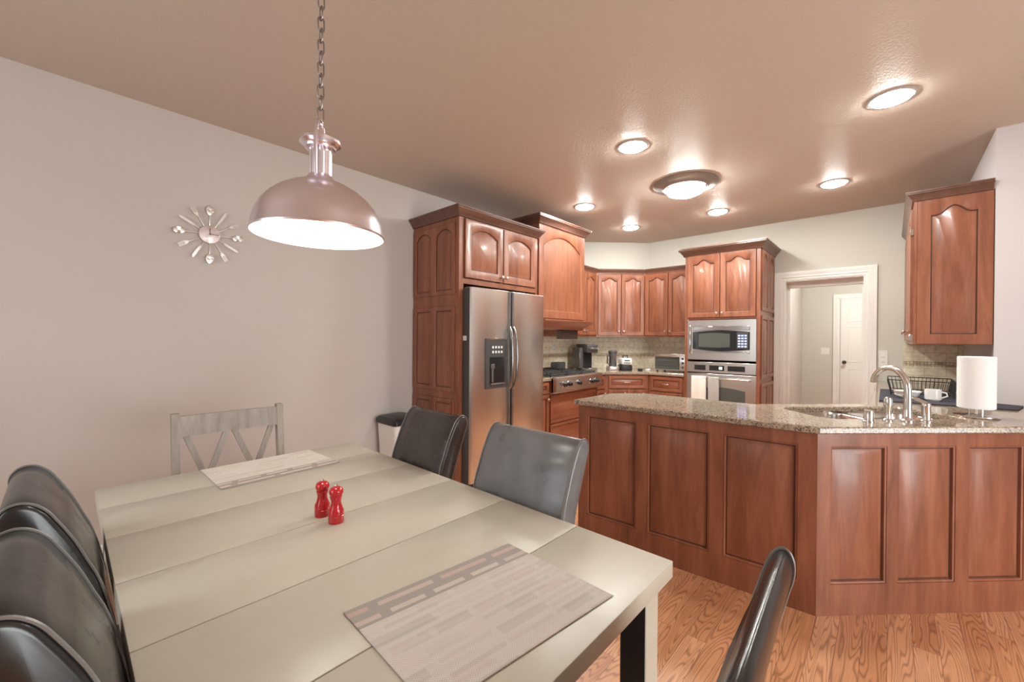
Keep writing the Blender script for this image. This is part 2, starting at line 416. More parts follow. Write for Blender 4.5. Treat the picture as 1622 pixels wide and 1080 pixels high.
# walls behind and beside the camera, with their openings
WX0, WX1, WZ0, WZ1 = .3, 2.4, .02, 2.1       # patio door
mb = MB(); mb.box(X0-.1, WX0, Y0-.1, Y0, 0, HC); mb.box(WX1, US, Y0-.1, Y0, 0, HC); mb.box(WX0, WX1, Y0-.1, Y0, WZ1, HC)
struct(mb.done('wall_side', M['wall']))
NY0, NY1, NZ0, NZ1 = .65, 2.55, .85, 2.05
mb = MB(); mb.box(X0-.1, X0, Y0, NY0, 0, HC); mb.box(X0-.1, X0, NY1, V0, 0, HC); mb.box(X0-.1, X0, NY0, NY1, 0, NZ0); mb.box(X0-.1, X0, NY0, NY1, NZ1, HC)
struct(mb.done('wall_near', M['wall']))
def frame_x(x0, x1, z0, z1, y, name, mull):
    mb = MB(); w = .05
    for xx in (x0, (x0+x1)/2-w/2, x1-w) if mull else (x0, x1-w): mb.box(xx, xx+w, y-.03, y+.03, z0, z1)
    for zz in (z0, z1-w): mb.box(x0+w, x1-w, y-.028, y+.028, zz, zz+w)
    return mb
struct(frame_x(WX0, WX1, WZ0, WZ1, Y0-.05, 'door_2', True).done('door_2', M['trim']))
mb = frame_x(-NY1, -NY0, NZ0, NZ1, -.05, 'added_window_1', True); mb.xform(Matrix.Translation((X0, 0, 0)) @ Matrix.Rotation(-pi/2, 4, 'Z') @ Matrix.Translation((0, 0, 0)))
struct(mb.done('added_window_1', M['trim']))  # unseen window, added as a light source
# baseboards
struct(MB().box(X0, 2.24, V0-.016, V0, 0, .12, .004).done('baseboard_left', M['trim']))
struct(MB().box(US-.016, US, Y0, -1.55, 0, .12, .004).done('baseboard_right', M['trim']))
struct(MB().box(XH-.016, XH, .735, 1.17, 0, .12, .004).done('baseboard_hall', M['trim']))
# doorway casing: outer moulded casing, jamb lining, inner casing
def casing(y0, y1, zt, x, w, mbx=None):
    mb = mbx or MB(); prof = [(0, 0), (.012, 0), (.016, .1), (.012, .25), (.020, .32), (.014, .5), (.020, .66), (.026, .8), (.026, 1), (0, 1)]
    pts = [(y1, 0), (y1, zt), (y0, zt), (y0, 0)]
    out = [(1, 0), (1, 1), (-1, 1), (-1, 0)]
    mb.rings([[(x-d, py+o[0]*k*w, pz+o[1]*k*w) for d, k in prof] for (py, pz), o in zip(pts, out)])
    return mb
struct(casing(DV0, DV1, DZ, UW, .098).done('trim_1', M['trim']))
mb = MB(); t = .012
mb.box(UW-.002, UW+WT+.002, DV1-t, DV1+.001, 0, DZ-t); mb.box(UW-.002, UW+WT+.002, DV0-.001, DV0+t, 0, DZ-t); mb.box(UW-.002, UW+WT+.002, DV0, DV1, DZ-t, DZ+.001)
mb.box(UW+.13, UW+.20, DV1-t-.014, DV1-t, 0, DZ-.07); mb.box(UW+.13, UW+.20, DV0+t, DV0+t+.014, 0, DZ-.07); mb.box(UW+.13, UW+.20, DV0+t, DV1-t, DZ-.075, DZ-t)
struct(mb.done('trim_2', M['trim']))
# hall door with six panels, casing and knob
struct(casing(-.13, .634, 2.03, XH, .095).done('trim_3', M['trim']))
mb = MB(); hx = XH-.004
mb.box(hx-.03, hx, -.125, .629, .01, 2.025)
door = mb.done('door_1', M['trim'])
struct(door)
for k, (z0, z1) in enumerate(((1.66, 1.93), (.98, 1.57), (.22, .86))):
    for y0, y1 in ((.285, .525), (-.02, .22)):
        m2 = MB(); panel_front(-y1, -y0, z0, z1, .006, .012, mb=m2); m2.xform(Matrix.Translation((hx-.0305, 0, 0)) @ Matrix.Rotation(-pi/2, 4, 'Z'))
        m2.done('panel', M['trim'], door)
MB().lathe([(.03, 0), (.03, .006), (.011, .01), (.011, .04), (.024, .048), (.028, .06), (.018, .072), (.004, .074)], (0, 0, 0), 20, 'y').xform(
    Matrix.Translation((hx-.03, .575, .97)) @ Matrix.Rotation(-pi/2, 4, 'Z')).done('door_knob', mat('dark_bronze', (.12, .09, .07), .3, .9), door)
# backsplash tiles (part of the setting)
def splash(name, p0, p1, z0, z1, th=.008):
    p0, p1 = Vector(p0), Vector(p1); L = (p1-p0).length; ang = atan2(p1.y-p0.y, p1.x-p0.x)
    mb = MB(); mb.box(0, L, -th, 0, z0, z1)
    o = mb.done(name, M['tile'], uv=lambda c: (c.x, c.z)); o.location = (p0.x, p0.y, 0); o.rotation_euler = (0, 0, ang); struct(o)
    zb = z0+.165
    b = MB().box(.001, L-.001, -th-.002, -th+.001, zb, zb+.05).done('tile_border', M['band'], o, uv=lambda c: (c.x, c.z))
    return o
splash('trim_4', (3.30, V0), (CD-V0, V0), .914, 1.56)
splash('trim_5', (CD-V0, V0-.001), (UW-.001, CD-UW), .914, 1.40)
splash('trim_6', (UW, CD-UW), (UW, 1.83), .914, 1.40)
splash('trim_7', (UW, -.095), (UW, V1), .914, 1.31)

# ================================================================== FRIDGE WALL
def Rz(d): return radians(d)
KIT = 'cherry kitchen cabinets'
# refrigerator surround: local frame = world axes
t = thing('refrigerator_cabinet', 'tall dark cherry cabinet boxed around the steel refrigerator, two arched doors on top', 'cabinet', (2.249, 2.695, 0))
w, d, H = 1.04, .643, 2.375
MB().box(.02, w-.02, .02, d-.003, 1.80, H).done('body', M['cherry'], t)
sp_ = MB(); sp_.box(0, .02, 0, d-.003, 0, H)
for k, (z0, z1) in enumerate(((1.70, 2.31), (.86, 1.60), (.12, .80))):
    for y0, y1 in ((.03, .325), (.325, .62)):
        m2 = MB(); panel_front(-y1, -y0, z0, z1, .012, .04, 'arc' if k == 0 else 'flat', .05, mb=m2)
        m2.xform(Matrix.Translation((.0005, 0, 0)) @ Matrix.Rotation(-pi/2, 4, 'Z'))
        me = bpy.data.meshes.new('tmp'); m2.bm.to_mesh(me); m2.bm.free(); sp_.bm.from_mesh(me); bpy.data.meshes.remove(me)
sp_.done('side_panel', M['cherry'], t)
MB().box(w-.02, w, 0, d-.003, 0, H).done('side_panel', M['cherry'], t)
MB().box(0, w, -.02, 0, 1.79, 1.835).box(0, w, -.02, 0, 2.345, H).box(0, .05, -.02, 0, 0, 1.79).box(w-.03, w, -.02, 0, 0, 1.79).box(0, .05, -.02, 0, 1.835, 2.345).box(w-.035, w, -.02, 0, 1.835, 2.345).box(.50, .54, -.02, 0, 1.835, 2.345).done('face_frame', M['cherry'], t)
for x0, x1, kx in ((.055, .515, .49), (.525, .99, .55)):
    dr = panel_front(x0, x1, 1.842, 2.338, .02, .07, 'arc', .055); dr.xform(Matrix.Translation((0, -.02, 0)))
    dr = dr.done('door', M['cherry'], t); knob(dr, kx, 1.885, -.04)
crown(t, [(0, d-.004), (0, -.02), (w, -.02), (w, d-.004)], 2.352, .08, .06)

t = thing('refrigerator', 'stainless steel side-by-side refrigerator with ice dispenser under the arched cabinet', 'refrigerator', (2.305, 2.57, 0))
MB().box(.0, .948, .085, .70, .02, 1.74, .006).done('body', M['dark_grey'], t)
MB().box(.01, .945, .05, .085, .0, .09).done('kick_grille', M['black'], t)
def fdoor(x0, x1, nm):
    prof = [(x0, .078), (x0, .02), (x0+.012, .006), (x0+.045, 0), (x1-.03, -.004), (x1-.006, .004), (x1, .02), (x1, .078)]
    return MB().prism(prof, .10, 1.755, .004).done(nm, M['steel'], t, 25)
d1 = fdoor(-.012, .468, 'freezer_door'); d2 = fdoor(.480, .972, 'refrigerator_door')
MB().box(-.0145, -.0115, .016, .10, .10, 1.75, .001).done('door_side', M['dark_grey'], d1)
for dd, x in ((d1, .452), (d2, .496)):
    MB().box(x-.013, x+.013, -.014, .02, .11, 1.75, .004).done('edge_trim', M['handle_grey'], dd)
    s = -1 if dd is d1 else 1
    MB().tube([(x, -.012, 1.43), (x+s*.004, -.030, 1.40), (x+s*.008, -.052, 1.32), (x+s*.01, -.060, 1.15), (x+s*.008, -.052, .98), (x+s*.004, -.030, .90), (x, -.012, .87)], .0115, 10).done('handle', M['handle_mid'], dd)
disp = MB(); disp.box(.150, .418, -.014, .012, .885, 1.325, .006); disp = disp.done('dispenser', M['dark_grey'], d1)
rc = MB()
rc.rings([[(.195, -.0145, .925), (.385, -.0145, .925), (.385, -.0145, 1.16), (.195, -.0145, 1.16)], [(.20, -.0150, .93), (.38, -.0150, .93), (.38, -.0150, 1.155), (.20, -.0150, 1.155)]])
rc.done('recess', M['blackglass'], disp)
MB().box(.215, .24, -.022, -.014, .94, 1.06, .002).box(.205, .25, -.026, -.014, 1.06, 1.10, .003).done('paddle', M['handle_grey'], disp)
MB().box(.20, .38, -.028, -.014, .918, .932, .003).done('drip_tray', M['handle_grey'], disp)
for r in range(2):
    for c in range(4): MB().box(.225+c*.036, .246+c*.036, -.0165, -.0135, 1.195+r*.042, 1.215+r*.042, .001).done('button', M['white'], disp)
MB().box(.16, .408, -.018, -.012, 1.312, 1.325, .002).done('dispenser_trim', M['steel_smooth'], disp)
MB().box(-.0158, -.0144, .05, .095, 1.305, 1.345).done('paper_tag', M['white'], t)

# hood cabinet
t = thing('range_hood_cabinet', 'tall cherry range hood cabinet with one arched front panel and mantel shelf', 'cabinet', (3.312, 2.69, 0))
w, d = .853, .646
MB().box(0, w, .0, d, 1.53, 2.545).done('body', M['cherry'], t)
fr = panel_front(0, w, 1.545, 2.54, .02, .085, 'arc', .13, raised=False, top=.11)
fr.done('front_panel', M['cherry'], t)
crown(t, [(0, d-.002), (0, -.02), (w, -.02), (w, d-.002)], 2.52, .085, .06)
crown(t, [(0, -.02), (w, -.02), (w, d-.002)], 1.455, .075, .085, m=M['cherry_h']).name = 'mantel_moulding'
MB().box(0.003, w-.003, -.008, d-.004, 1.43, 1.529).done('lower_box', M['cherry_h'], t)
v_ = MB().box(.47, .80, .03, .10, 1.325, 1.43, .004).done('vent_filter', mat('dark_brown_filter', (.055, .022, .016), .5), t)
for i in range(6): MB().box(.47, .78, .026, .031, 1.34+i*.014, 1.347+i*.014).done('slat', M['cab_in'], v_)

MB().lathe([(.045, 1.4295), (.045, 1.424), (.03, 1.42), (.003, 1.419)], (.30, .42, 0), 24).done('added_hood_fill', M['hood_glow'], t)  # added glow under the hood to brighten the backsplash
# wall cabinets round the corner
def wall_cab(name, label, w, d, z0, z1, doors, loc, rz, poly=None, arch='ogee', rail=.05, knobs=True, stile=.03):
    t = thing(name, label, 'cabinet', loc, rz)
    if poly: MB().prism(poly, z0, z1-.05).done('body', M['cherry'], t)
    else: MB().box(0, w, .0, d, z0, z1-.05).done('body', M['cherry'], t)
    MB().box(0, w, -.018, 0, z0, z0+.03).box(0, w, -.018, 0, z1-.08, z1-.05).box(0, stile, -.018, 0, z0+.03, z1-.08).box(w-stile, w, -.018, 0, z0+.03, z1-.08).done('face_frame', M['cherry'], t)
    for (a, b, kx) in doors:
        o = panel_front(a, b, z0+.022, z1-.088, .018, rail, arch, .04); o.xform(Matrix.Translation((0, -.018, 0)))
        o = o.done('door', M['cherry'], t)
        if knobs: knob(o, kx, z0+.075, -.036)
    return t
ZB, ZT = 1.36, 2.30
P1, P2 = Vector((4.958, 2.985)), Vector((5.437, 2.506))
Ld = (P2-P1).length
t = wall_cab('wall_cabinet', 'narrow cherry wall cabinet between the range hood and the diagonal corner cabinet', .79, .345, ZB, ZT, [(.47, .765, .50), (.16, .465, .43)], (4.166, 2.99, 0), 0)
crown(t, [(.0, -.018), (.788, -.018)], 2.235, .055, .03)
q = .21
t = wall_cab('corner_wall_cabinet', 'two-door cherry wall cabinet set diagonally across the kitchen corner', Ld, .28, ZB, ZT, [(.02, Ld/2-.004, Ld/2-.035), (Ld/2+.004, Ld-.02, Ld/2+.035)], (P1.x, P1.y, 0), Rz(-45),
    poly=[(.002, .0), (Ld-.002, 0), (Ld-.002, .285), (.002, .285)])
crown(t, [(-.006, -.018), (Ld+.006, -.018)], 2.235, .055, .03)
t = wall_cab('wall_cabinet', 'two-door cherry wall cabinet over the toaster oven, left of the oven tower', .672, .32, ZB, ZT, [(.018, .33, .30), (.338, .655, .37)], (5.437, 2.503, 0), Rz(-90))
crown(t, [(.006, -.018), (.672, -.018)], 2.235, .055, .03)

# base cabinets
def base_cab(name, label, w, d, fronts, loc, rz, poly=None, z1=.876):
    t = thing(name, label, 'cabinet', loc, rz)
    if poly: MB().prism(poly, .1, z1).done('body', M['cherry'], t)
    else: MB().box(0, w, 0, d, .1, z1).done('body', M['cherry'], t)
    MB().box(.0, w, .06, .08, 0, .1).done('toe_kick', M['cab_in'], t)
    for kind, x0, x1, z0, z1_ in fronts:
        o = panel_front(x0, x1, z0, z1_, .02, .028 if kind == 'slab' else .04, raised=kind != 'slab').done('drawer' if kind != 'door' else 'door', M['cherry_h'] if kind != 'door' else M['cherry'], t)
        if kind == 'door': knob(o, x1-.03, z1_-.05, -.02)
        elif kind in ('drawer',): pull(o, (x0+x1)/2, (z0+z1_)/2, -.02)
    return t
base_cab('base_cabinet', 'slim cherry base cabinet with one knob between refrigerator and rangetop', .20, .64, [('door', .012, .188, .12, .73), ('plain', .012, .188, .745, .865)], (3.312, 2.69, 0), 0)
base_cab('base_cabinet', 'wide cherry drawer base cabinet under the gas rangetop', .93, .64, [('slab', .012, .918, .415, .715), ('slab', .012, .918, .115, .402)], (3.520, 2.69, 0), 0, z1=.735)
base_cab('base_cabinet', 'narrow cherry base cabinet with small drawer right of the rangetop', .222, .64, [('drawer', .015, .207, .70, .86), ('door', .015, .207, .12, .685)], (4.458, 2.69, 0), 0)
Q1, Q2 = Vector((4.688, 2.685)), Vector((5.085, 2.288)); Lq = (Q2-Q1).length
base_cab('corner_base_cabinet', 'cherry base cabinet set diagonally in the kitchen corner, drawer above', Lq, .5, [('drawer', .045, Lq-.045, .70, .86), ('door', .045, Lq/2-.003, .12, .685), ('door', Lq/2+.003, Lq-.045, .12, .685)], (Q1.x, Q1.y, 0), Rz(-45),
    poly=[tuple(Matrix.Rotation(pi/4, 2) @ (Vector(p)-Q1)) for p in ((4.688, 2.685), (5.085, 2.290), (5.74, 2.290), (5.74, 2.60), (5.02, 3.32), (4.688, 3.32))])
base_cab('base_cabinet', 'cherry base cabinet with wide drawer beside the oven tower', .455, .66, [('drawer', .03, .43, .68, .86), ('door', .03, .43, .12, .665)], (5.088, 2.285, 0), Rz(-90))
# worktops of the back run
ctop = MB()
ctop.prism([(4.462, 2.655), (4.675, 2.655), (5.053, 2.277), (5.053, 1.83), (5.758, 1.83), (5.758, 2.59), (5.012, V0-.010), (4.462, V0-.010)], .878, .914, .006)
tag(ctop.done('worktop', M['granite']), 'tan granite worktop wrapping the kitchen corner below the wall cabinets', 'worktop')
tag(MB().prism([(3.312, 2.655), (3.514, 2.655), (3.514, V0-.010), (3.312, V0-.010)], .878, .914, .004).done('worktop', M['granite']), 'small strip of granite worktop between refrigerator and rangetop', 'worktop')

# gas rangetop
t = thing('gas_rangetop', 'stainless steel gas rangetop with black knobs and iron grates', 'stove', (3.519, 2.595, 0))
w = .938
MB().box(0, w, .035, .72, .742, .905, .004).done('body', M['steel'], t)
MB().extr_x([(0.0, .765), (.035, .752), (.06, .752), (.06, .922), (.012, .922), (-.006, .91)], 0, w).done('control_panel', M['steel'], t)
for x in (.14, .235, .42, .69, .79):
    k = MB().lathe([(.036, 0), (.036, .006), (.03, .008)], (x, -.001, .835), 24, 'y').done('knob_bezel', M['steel_smooth'], t)
    MB().lathe([(.026, 0), (.026, .006), (.021, .012), (.021, .032), (.017, .036)], (x, -.008, .835), 20, 'y').box(x-.004, x+.004, -.052, -.04, .818, .852, .002).done('knob', M['black'], k)
for i in range(3):
    g = MB(); x0, x1 = .02+i*.302, .312+i*.302
    for y in (.09, .37, .65): g.box(x0, x1, y-.008, y+.008, .925, .942, .003)
    for x in (x0+.008, (x0+x1)/2, x1-.008): g.box(x-.007, x+.007, .09, .65, .926, .941, .003)
    for y in (.23, .51):
        for a in range(4):
            an = pi/4+a*pi/2; g.tube([((x0+x1)/2+cos(an)*.03, y+sin(an)*.03, .934), ((x0+x1)/2+cos(an)*.15, y+sin(an)*.12, .934)], .007, 6)
    for x in (x0+.008, x1-.008):
        for y in (.09, .65): g.box(x-.007, x+.007, y-.007, y+.007, .904, .926)
    g = g.done('grate', M['iron'], t)
    for y in (.23, .51):
        MB().lathe([(.05, .905), (.05, .912), (.036, .916), (.036, .924), (.026, .928)], ((x0+x1)/2, y, 0), 20).done('burner', M['dark_grey'], t)
MB().box(0, w, .70, .735, .905, .955, .004).done('backguard', M['steel'], t)

# oven tower
t = thing('oven_tower_cabinet', 'tall cherry cabinet housing the microwave and wall oven beside the doorway', 'cabinet', (5.088, 1.826, 0), Rz(-90))
w, d, H = .791, .676, 2.345
MB().box(.02, w-.02, .0, d, .10, .23).box(.02, w-.02, .0, d, 1.575, H).box(0, .02, 0, d, 0, H).box(.02, w-.02, d-.02, d, .23, 1.575).done('body', M['cherry'], t)
s2 = MB(); s2.box(w-.02, w, 0, d, 0, H)
for k, (z0, z1) in enumerate(((1.65, 2.32), (.90, 1.60), (.12, .85))):
    for y0, y1 in ((.03, .335), (.335, .65)):
        m2 = MB(); panel_front(y0, y1, z0, z1, .012, .045, 'ogee' if k == 0 else 'flat', .05, mb=m2)
        m2.xform(Matrix.Translation((w-.0005, 0, 0)) @ Matrix.Rotation(pi/2, 4, 'Z'))
        me = bpy.data.meshes.new('tmp'); m2.bm.to_mesh(me); m2.bm.free(); s2.bm.from_mesh(me); bpy.data.meshes.remove(me)
s2.done('side_panel', M['cherry'], t)
MB().box(0, .04, -.02, 0, .1, H).box(w-.035, w, -.02, 0, .1, H).box(.04, w-.035, -.02, 0, 1.567, 1.592).box(.04, w-.035, -.02, 0, 2.315, H).box(.04, w-.035, -.02, 0, .1, .23).done('face_frame', M['cherry'], t)
for a, b, kx in ((.036, .388, .362), (.394, .752, .42)):
    o = panel_front(a, b, 1.588, 2.318, .02, .06, 'ogee', .05); o.xform(Matrix.Translation((0, -.02, 0))); o = o.done('door', M['cherry'], t); knob(o, kx, 1.635, -.04)
crown(t, [(0, d-.002), (0, -.02), (w, -.02), (w, d-.002)], 2.32, .09, .07)

t = thing('microwave', 'built-in stainless microwave with dark curved window above the wall oven', 'microwave', (5.088, 1.796, 1.092), Rz(-90))
w, h = .734, .470
MB().box(.02, w-.02, 0, .45, .01, h-.01).done('body', M['dark_grey'], t)
mb = MB(); b = .065
mb.rings([[(x, y, z) for x, z in [(0, 0), (w, 0), (w, h), (0, h)]] for y in (-.022,)] + [[(x, -.030, z) for x, z in [(.006, .006), (w-.006, .006), (w-.006, h-.006), (.006, h-.006)]],
    [(x, -.030, z) for x, z in [(b, .085), (w-b, .085), (w-b, h-.075), (b, h-.075)]], [(x, -.010, z) for x, z in [(b, .085), (w-b, .085), (w-b, h-.075), (b, h-.075)]]], True, True, False)
mb.done('trim_kit', M['steel'], t)
n = 14
def curved(x0, x1, zl, zh, bl, bh, y0, y1, nm, m, par):
    mb = MB(); pts = []
    for i in range(n+1): s = i/n; pts.append((x0+(x1-x0)*s, zl-bl*sin(pi*s)))
    for i in range(n+1): s = 1-i/n; pts.append((x0+(x1-x0)*s, zh+bh*sin(pi*s)))
    return mb.extr_y(pts, y0, y1).done(nm, m, par)
curved(b+.002, w-b-.002, .128, .325, .02, .02, -.034, -.012, 'front_panel', M['blackglass'], t)
curved(.135, .47, .155, .305, .008, .012, -.036, -.033, 'window', M['screen'], t)
kp = MB().box(.54, .655, -.037, -.033, .14, .325, .001).done('keypad', M['dark_grey'], t)
for r in range(5):
    for c in range(3): MB().box(.552+c*.032, .576+c*.032, -.0385, -.0365, .155+r*.03, .173+r*.03, .001).done('key', M['blue_key'], kp)
MB().box(b+.002, w-b-.002, -.030, -.014, .087, .108, .003).box(b+.002, w-b-.002, -.030, -.014, .345, .393, .003).done('louvre', M['steel_smooth'], t)
MB().tube([(.042, -.028, .07), (.042, -.055, .085), (.042, -.058, .2), (.042, -.055, .40), (.042, -.028, .415)], .011, 10).done('handle', M['steel_smooth'], t)

t = thing('wall_oven', 'stainless steel wall oven below the microwave with two towels on its handle', 'oven', (5.088, 1.798, 0), Rz(-90))
MB().box(.02, w-.02, 0, .55, .25, 1.065).done('body', M['dark_grey'], t)
MB().box(0, w, -.028, 0, .948, 1.072, .004).done('control_panel', M['steel'], t)
dm = [MB().box(x0, x1, -.031, -.027, .975, 1.035, .002).done('display', M['blackglass'], t) for x0, x1 in ((.09, .215), (.255, .415), (.45, .625))]
MB().box(.36, .395, -.0325, -.0305, .99, 1.02, .001).done('clock_digits', M['green_lcd'], dm[1])
od = MB().box(0, w, -.03, 0, .26, .938, .006).done('oven_door', M['steel'], t)
curved(.11, .63, .42, .76, 0, .03, -.033, -.029, 'window', M['screen'], od)
MB().tube([(.06, -.03, .885), (.06, -.07, .885), (w/2, -.075, .885), (w-.06, -.07, .885), (w-.06, -.03, .885)], .011, 10).done('handle', M['steel_smooth'], od)
def hang_towel(name, label, x0, x1, zt, zb, m, loc, rz):
    mb = MB(); n = 10; rings = []
    prof = [(-.012, zb+.04), (-.0135, zt-.05), (-.013, zt-.012)] + [(.0-.0135*cos(a), zt-.012+.0165*sin(a)) for a in [i*pi/6 for i in range(1, 6)]] + [(.0135, zt-.012), (.014, zt-.2), (.0135, zb)]
    th = .005
    # local: bar centre at y=0 ; front of towel towards -y
    outer = [(-y, z) for y, z in prof]
    def off(k):
        p0 = Vector(outer[max(k-1, 0)]); p1 = Vector(outer[min(k+1, len(outer)-1)]); t_ = (p1-p0).normalized(); return Vector((-t_.y, t_.x))*th
    poly = outer + [tuple(Vector(outer[k])+off(k)) for k in range(len(outer)-1, -1, -1)]
    for i in range(n+1):
        s = i/n; x = x0+(x1-x0)*s; wv = .003*sin(s*9)
        rings.append([(x, y+(wv if y < 0 else 0), z) for y, z in poly])
    mb.rings(rings)
    return tag(mb.done(name, m), label, 'towel')
o = hang_towel('hand_towel', 'white towel hanging over the oven handle at its left', .075, .235, .902, .53, M['towel_white'], 0, 0); o.location = (5.016, 1.798, 0); o.rotation_euler = (0, 0, Rz(-90))
o = hang_towel('hand_towel', 'grey towel hanging over the oven handle right of the white one', .262, .375, .902, .60, M['towel_grey'], 0, 0); o.location = (5.014, 1.798, 0); o.rotation_euler = (0, 0, Rz(-90))

# ------------------------------------------------------------------ upper right cabinet
t = thing('wall_cabinet', 'cherry wall cabinet seen end-on at upper right, above the dish rack', 'cabinet', (5.755, -.135, 0), Rz(180))
w, d = 5.755-4.190, .365
z0, z1 = 1.305, 2.345
MB().box(0, w, .0, d, z0, z1).done('body', M['cherry'], t)
e_ = MB(); panel_front(-.0, d, z0, z1, .02, .072, 'ogee', .055, mb=e_); e_.xform(Matrix.Translation((w, 0, 0)) @ Matrix.Rotation(pi/2, 4, 'Z')); e_.done('end_panel', M['cherry'], t)
MB().box(0, w+.02, -.016, -.0, z0, z1).done('face_frame', M['cherry'], t)
for i in range(4):
    a = .02+i*(w-.02)/4; bq = a+(w-.02)/4-.008
    o = panel_front(a, bq, z0+.03, z1-.06, .018, .05, 'ogee', .04); o.xform(Matrix.Translation((0, -.016, 0))); o = o.done('door', M['cherry'], t)
    kx = bq-.03 if i % 2 == 0 else a+.03
    knob(o, kx, z0+.10, -.034)
crown(t, [(0.0, -.016), (w+.02, -.016), (w+.02, d-.003)], 2.335, .065, .045)
for z in (z0+.02, z1-.25): MB().box(w-.012, w+.006, -.036, -.015, z, z+.05, .002).done('hinge', M['steel_smooth'], t)

# ================================================================== PENINSULA
C0 = Vector((2.44536, .25291)); TH = -.057694
dL = Vector((sin(TH), cos(TH)))       # along the left face, away from the corner (towards the fridge wall)
nL = Vector((cos(TH), -sin(TH)))      # into the peninsula
dR = Vector((.710054, -.704147)); nR = Vector((.704147, .710054))
LL, LR = 1.303, 2.38
t = thing('peninsula_cabinet', 'cherry peninsula cabinet with raised panels bending at an angle under the granite counter', 'cabinet', (0, 0, 0))
def P(v): return (v.x, v.y)
e0 = C0+dL*LL; far = C0+dR*LR
body = [P(C0+(nL+nR)*.0135), P(e0+nL*.0245), P(e0+nL*.45), (2.90, 1.36), (2.93, .66), (3.50, .16), (4.14, .10), (4.15, -1.36), P(far+nR*.0245)]
PEN_BODY = True
def face(L, panels, name):
    mb = MB(); t_ = .024
    xs = [0]+[v for p in panels for v in p]+[L]
    for a, b in zip(xs[0::2], xs[1::2]): mb.box(a, b, -t_, 0, .150, .815)
    mb.box(0, L, -t_, 0, 0, .150); mb.box(0, L, -t_, 0, .815, .875)
    return mb
# left face, local x runs from its far end to the bend, faces the table
pl = [(LL-b, LL-a) for a, b in ((.90, 1.24), (.48, .83), (.077, .41))]
of = face(LL, pl, 'l').done('face_frame', M['cherry'], t); of.location = (e0.x+nL.x*.024, e0.y+nL.y*.024, 0); of.rotation_euler = (0, 0, atan2(-dL.y, -dL.x))
pr_ = [(.066, .35), (.405, .70), (.766, 1.055), (1.115, 1.40), (1.46, 1.75), (1.81, 2.12)]
orr = face(LR, pr_, 'r').done('face_frame', M['cherry'], t); orr.location = (C0.x+nR.x*.024, C0.y+nR.y*.024, 0); orr.rotation_euler = (0, 0, atan2(dR.y, dR.x))
for host, ps in ((of, pl), (orr, pr_)):
    for a, b in ps:
        panel_front(a-.001, b+.001, .149, .816, .0225, .013, mb=(q_ := MB())); q_.done('raised_panel', M['cherry'], host)

# counter slab with the sink cut out
B = Vector((2.4161, .2405))
def ab(a, b): return tuple(B+dR*a+nR*b)
def rrect(a0, a1, b0, b1, r, n=6):
    pts = []
    for cx, cy_, s in ((a1-r, b1-r, 0), (a0+r, b1-r, 1), (a0+r, b0+r, 2), (a1-r, b0+r, 3)):
        for i in range(n+1):
            an = s*pi/2+i*pi/2/n; pts.append((cx+r*cos(an), cy_+r*sin(an)))
    return pts
cl = B+dL*1.335
outline = [P(B), P(B+dR*2.46), (US-.002, -1.497), (US-.002, V1+.002), (UW-.010, V1+.002), (UW-.010, .10), (3.56, .10), (3.0, .655), (3.0, 1.39), (2.83, 1.56), P(cl)]
hole = [ab(*p) for p in rrect(.205, .985, .20, .585, .09)]
def slab_with_hole(outer, hole, z0, z1):
    bm = bmesh.new()
    def loop(pts, z):
        vs = [bm.verts.new((x, y, z)) for x, y in pts]; es = [bm.edges.new((vs[i], vs[(i+1) % len(vs)])) for i in range(len(vs))]; return vs, es
    e = .006
    oi = inset(outer, e); hi = inset(hole, -e)
    vo, eo = loop(oi, z1); vh, eh = loop(hi, z1)
    bmesh.ops.triangle_fill(bm, use_beauty=True, use_dissolve=False, edges=eo+eh)
    vo2, eo2 = loop(oi, z0); vh2, eh2 = loop(hi, z0)
    bmesh.ops.triangle_fill(bm, use_beauty=True, use_dissolve=False, edges=eo2+eh2)
    def ring(pts, z): return [bm.verts.new((x, y, z)) for x, y in pts]
    for top, bot, pts in ((vo, vo2, outer), (vh, vh2, hole)):
        r1, r2 = ring(pts, z1-e), ring(pts, z0+e)
        for A_, B_ in ((top, r1), (r1, r2), (r2, bot)):
            for i in range(len(pts)): bm.faces.new([A_[i], A_[(i+1) % len(pts)], B_[(i+1) % len(pts)], B_[i]])
    return bm
mb = MB(); mb.bm.free(); mb.bm = slab_with_hole(body, inset(body, .02), 0, .875); mb.done('body', M['cherry'], t)
mb = MB(); mb.bm.free(); mb.bm = slab_with_hole(outline, hole, .880, .914)
ctr = mb.done('countertop', M['granite']); tag(ctr, 'speckled tan granite countertop on the peninsula with a sink cut-out', 'countertop')
# base cabinet under the right-hand run (mostly hidden)
t = thing('base_cabinet', 'cherry base cabinet below the counter by the doorway, behind the sink', 'cabinet', (UW-.012, .06, 0), Rz(180))
MB().box(0, UW-.012-4.16, 0, .545, .1, .876).done('body', M['cherry'], t)
for i in range(3):
    a = .02+i*.52; o = panel_front(a, a+.5, .12, .86, .02, .05).done('door', M['cherry'], t); knob(o, a+.46, .80, -.02)

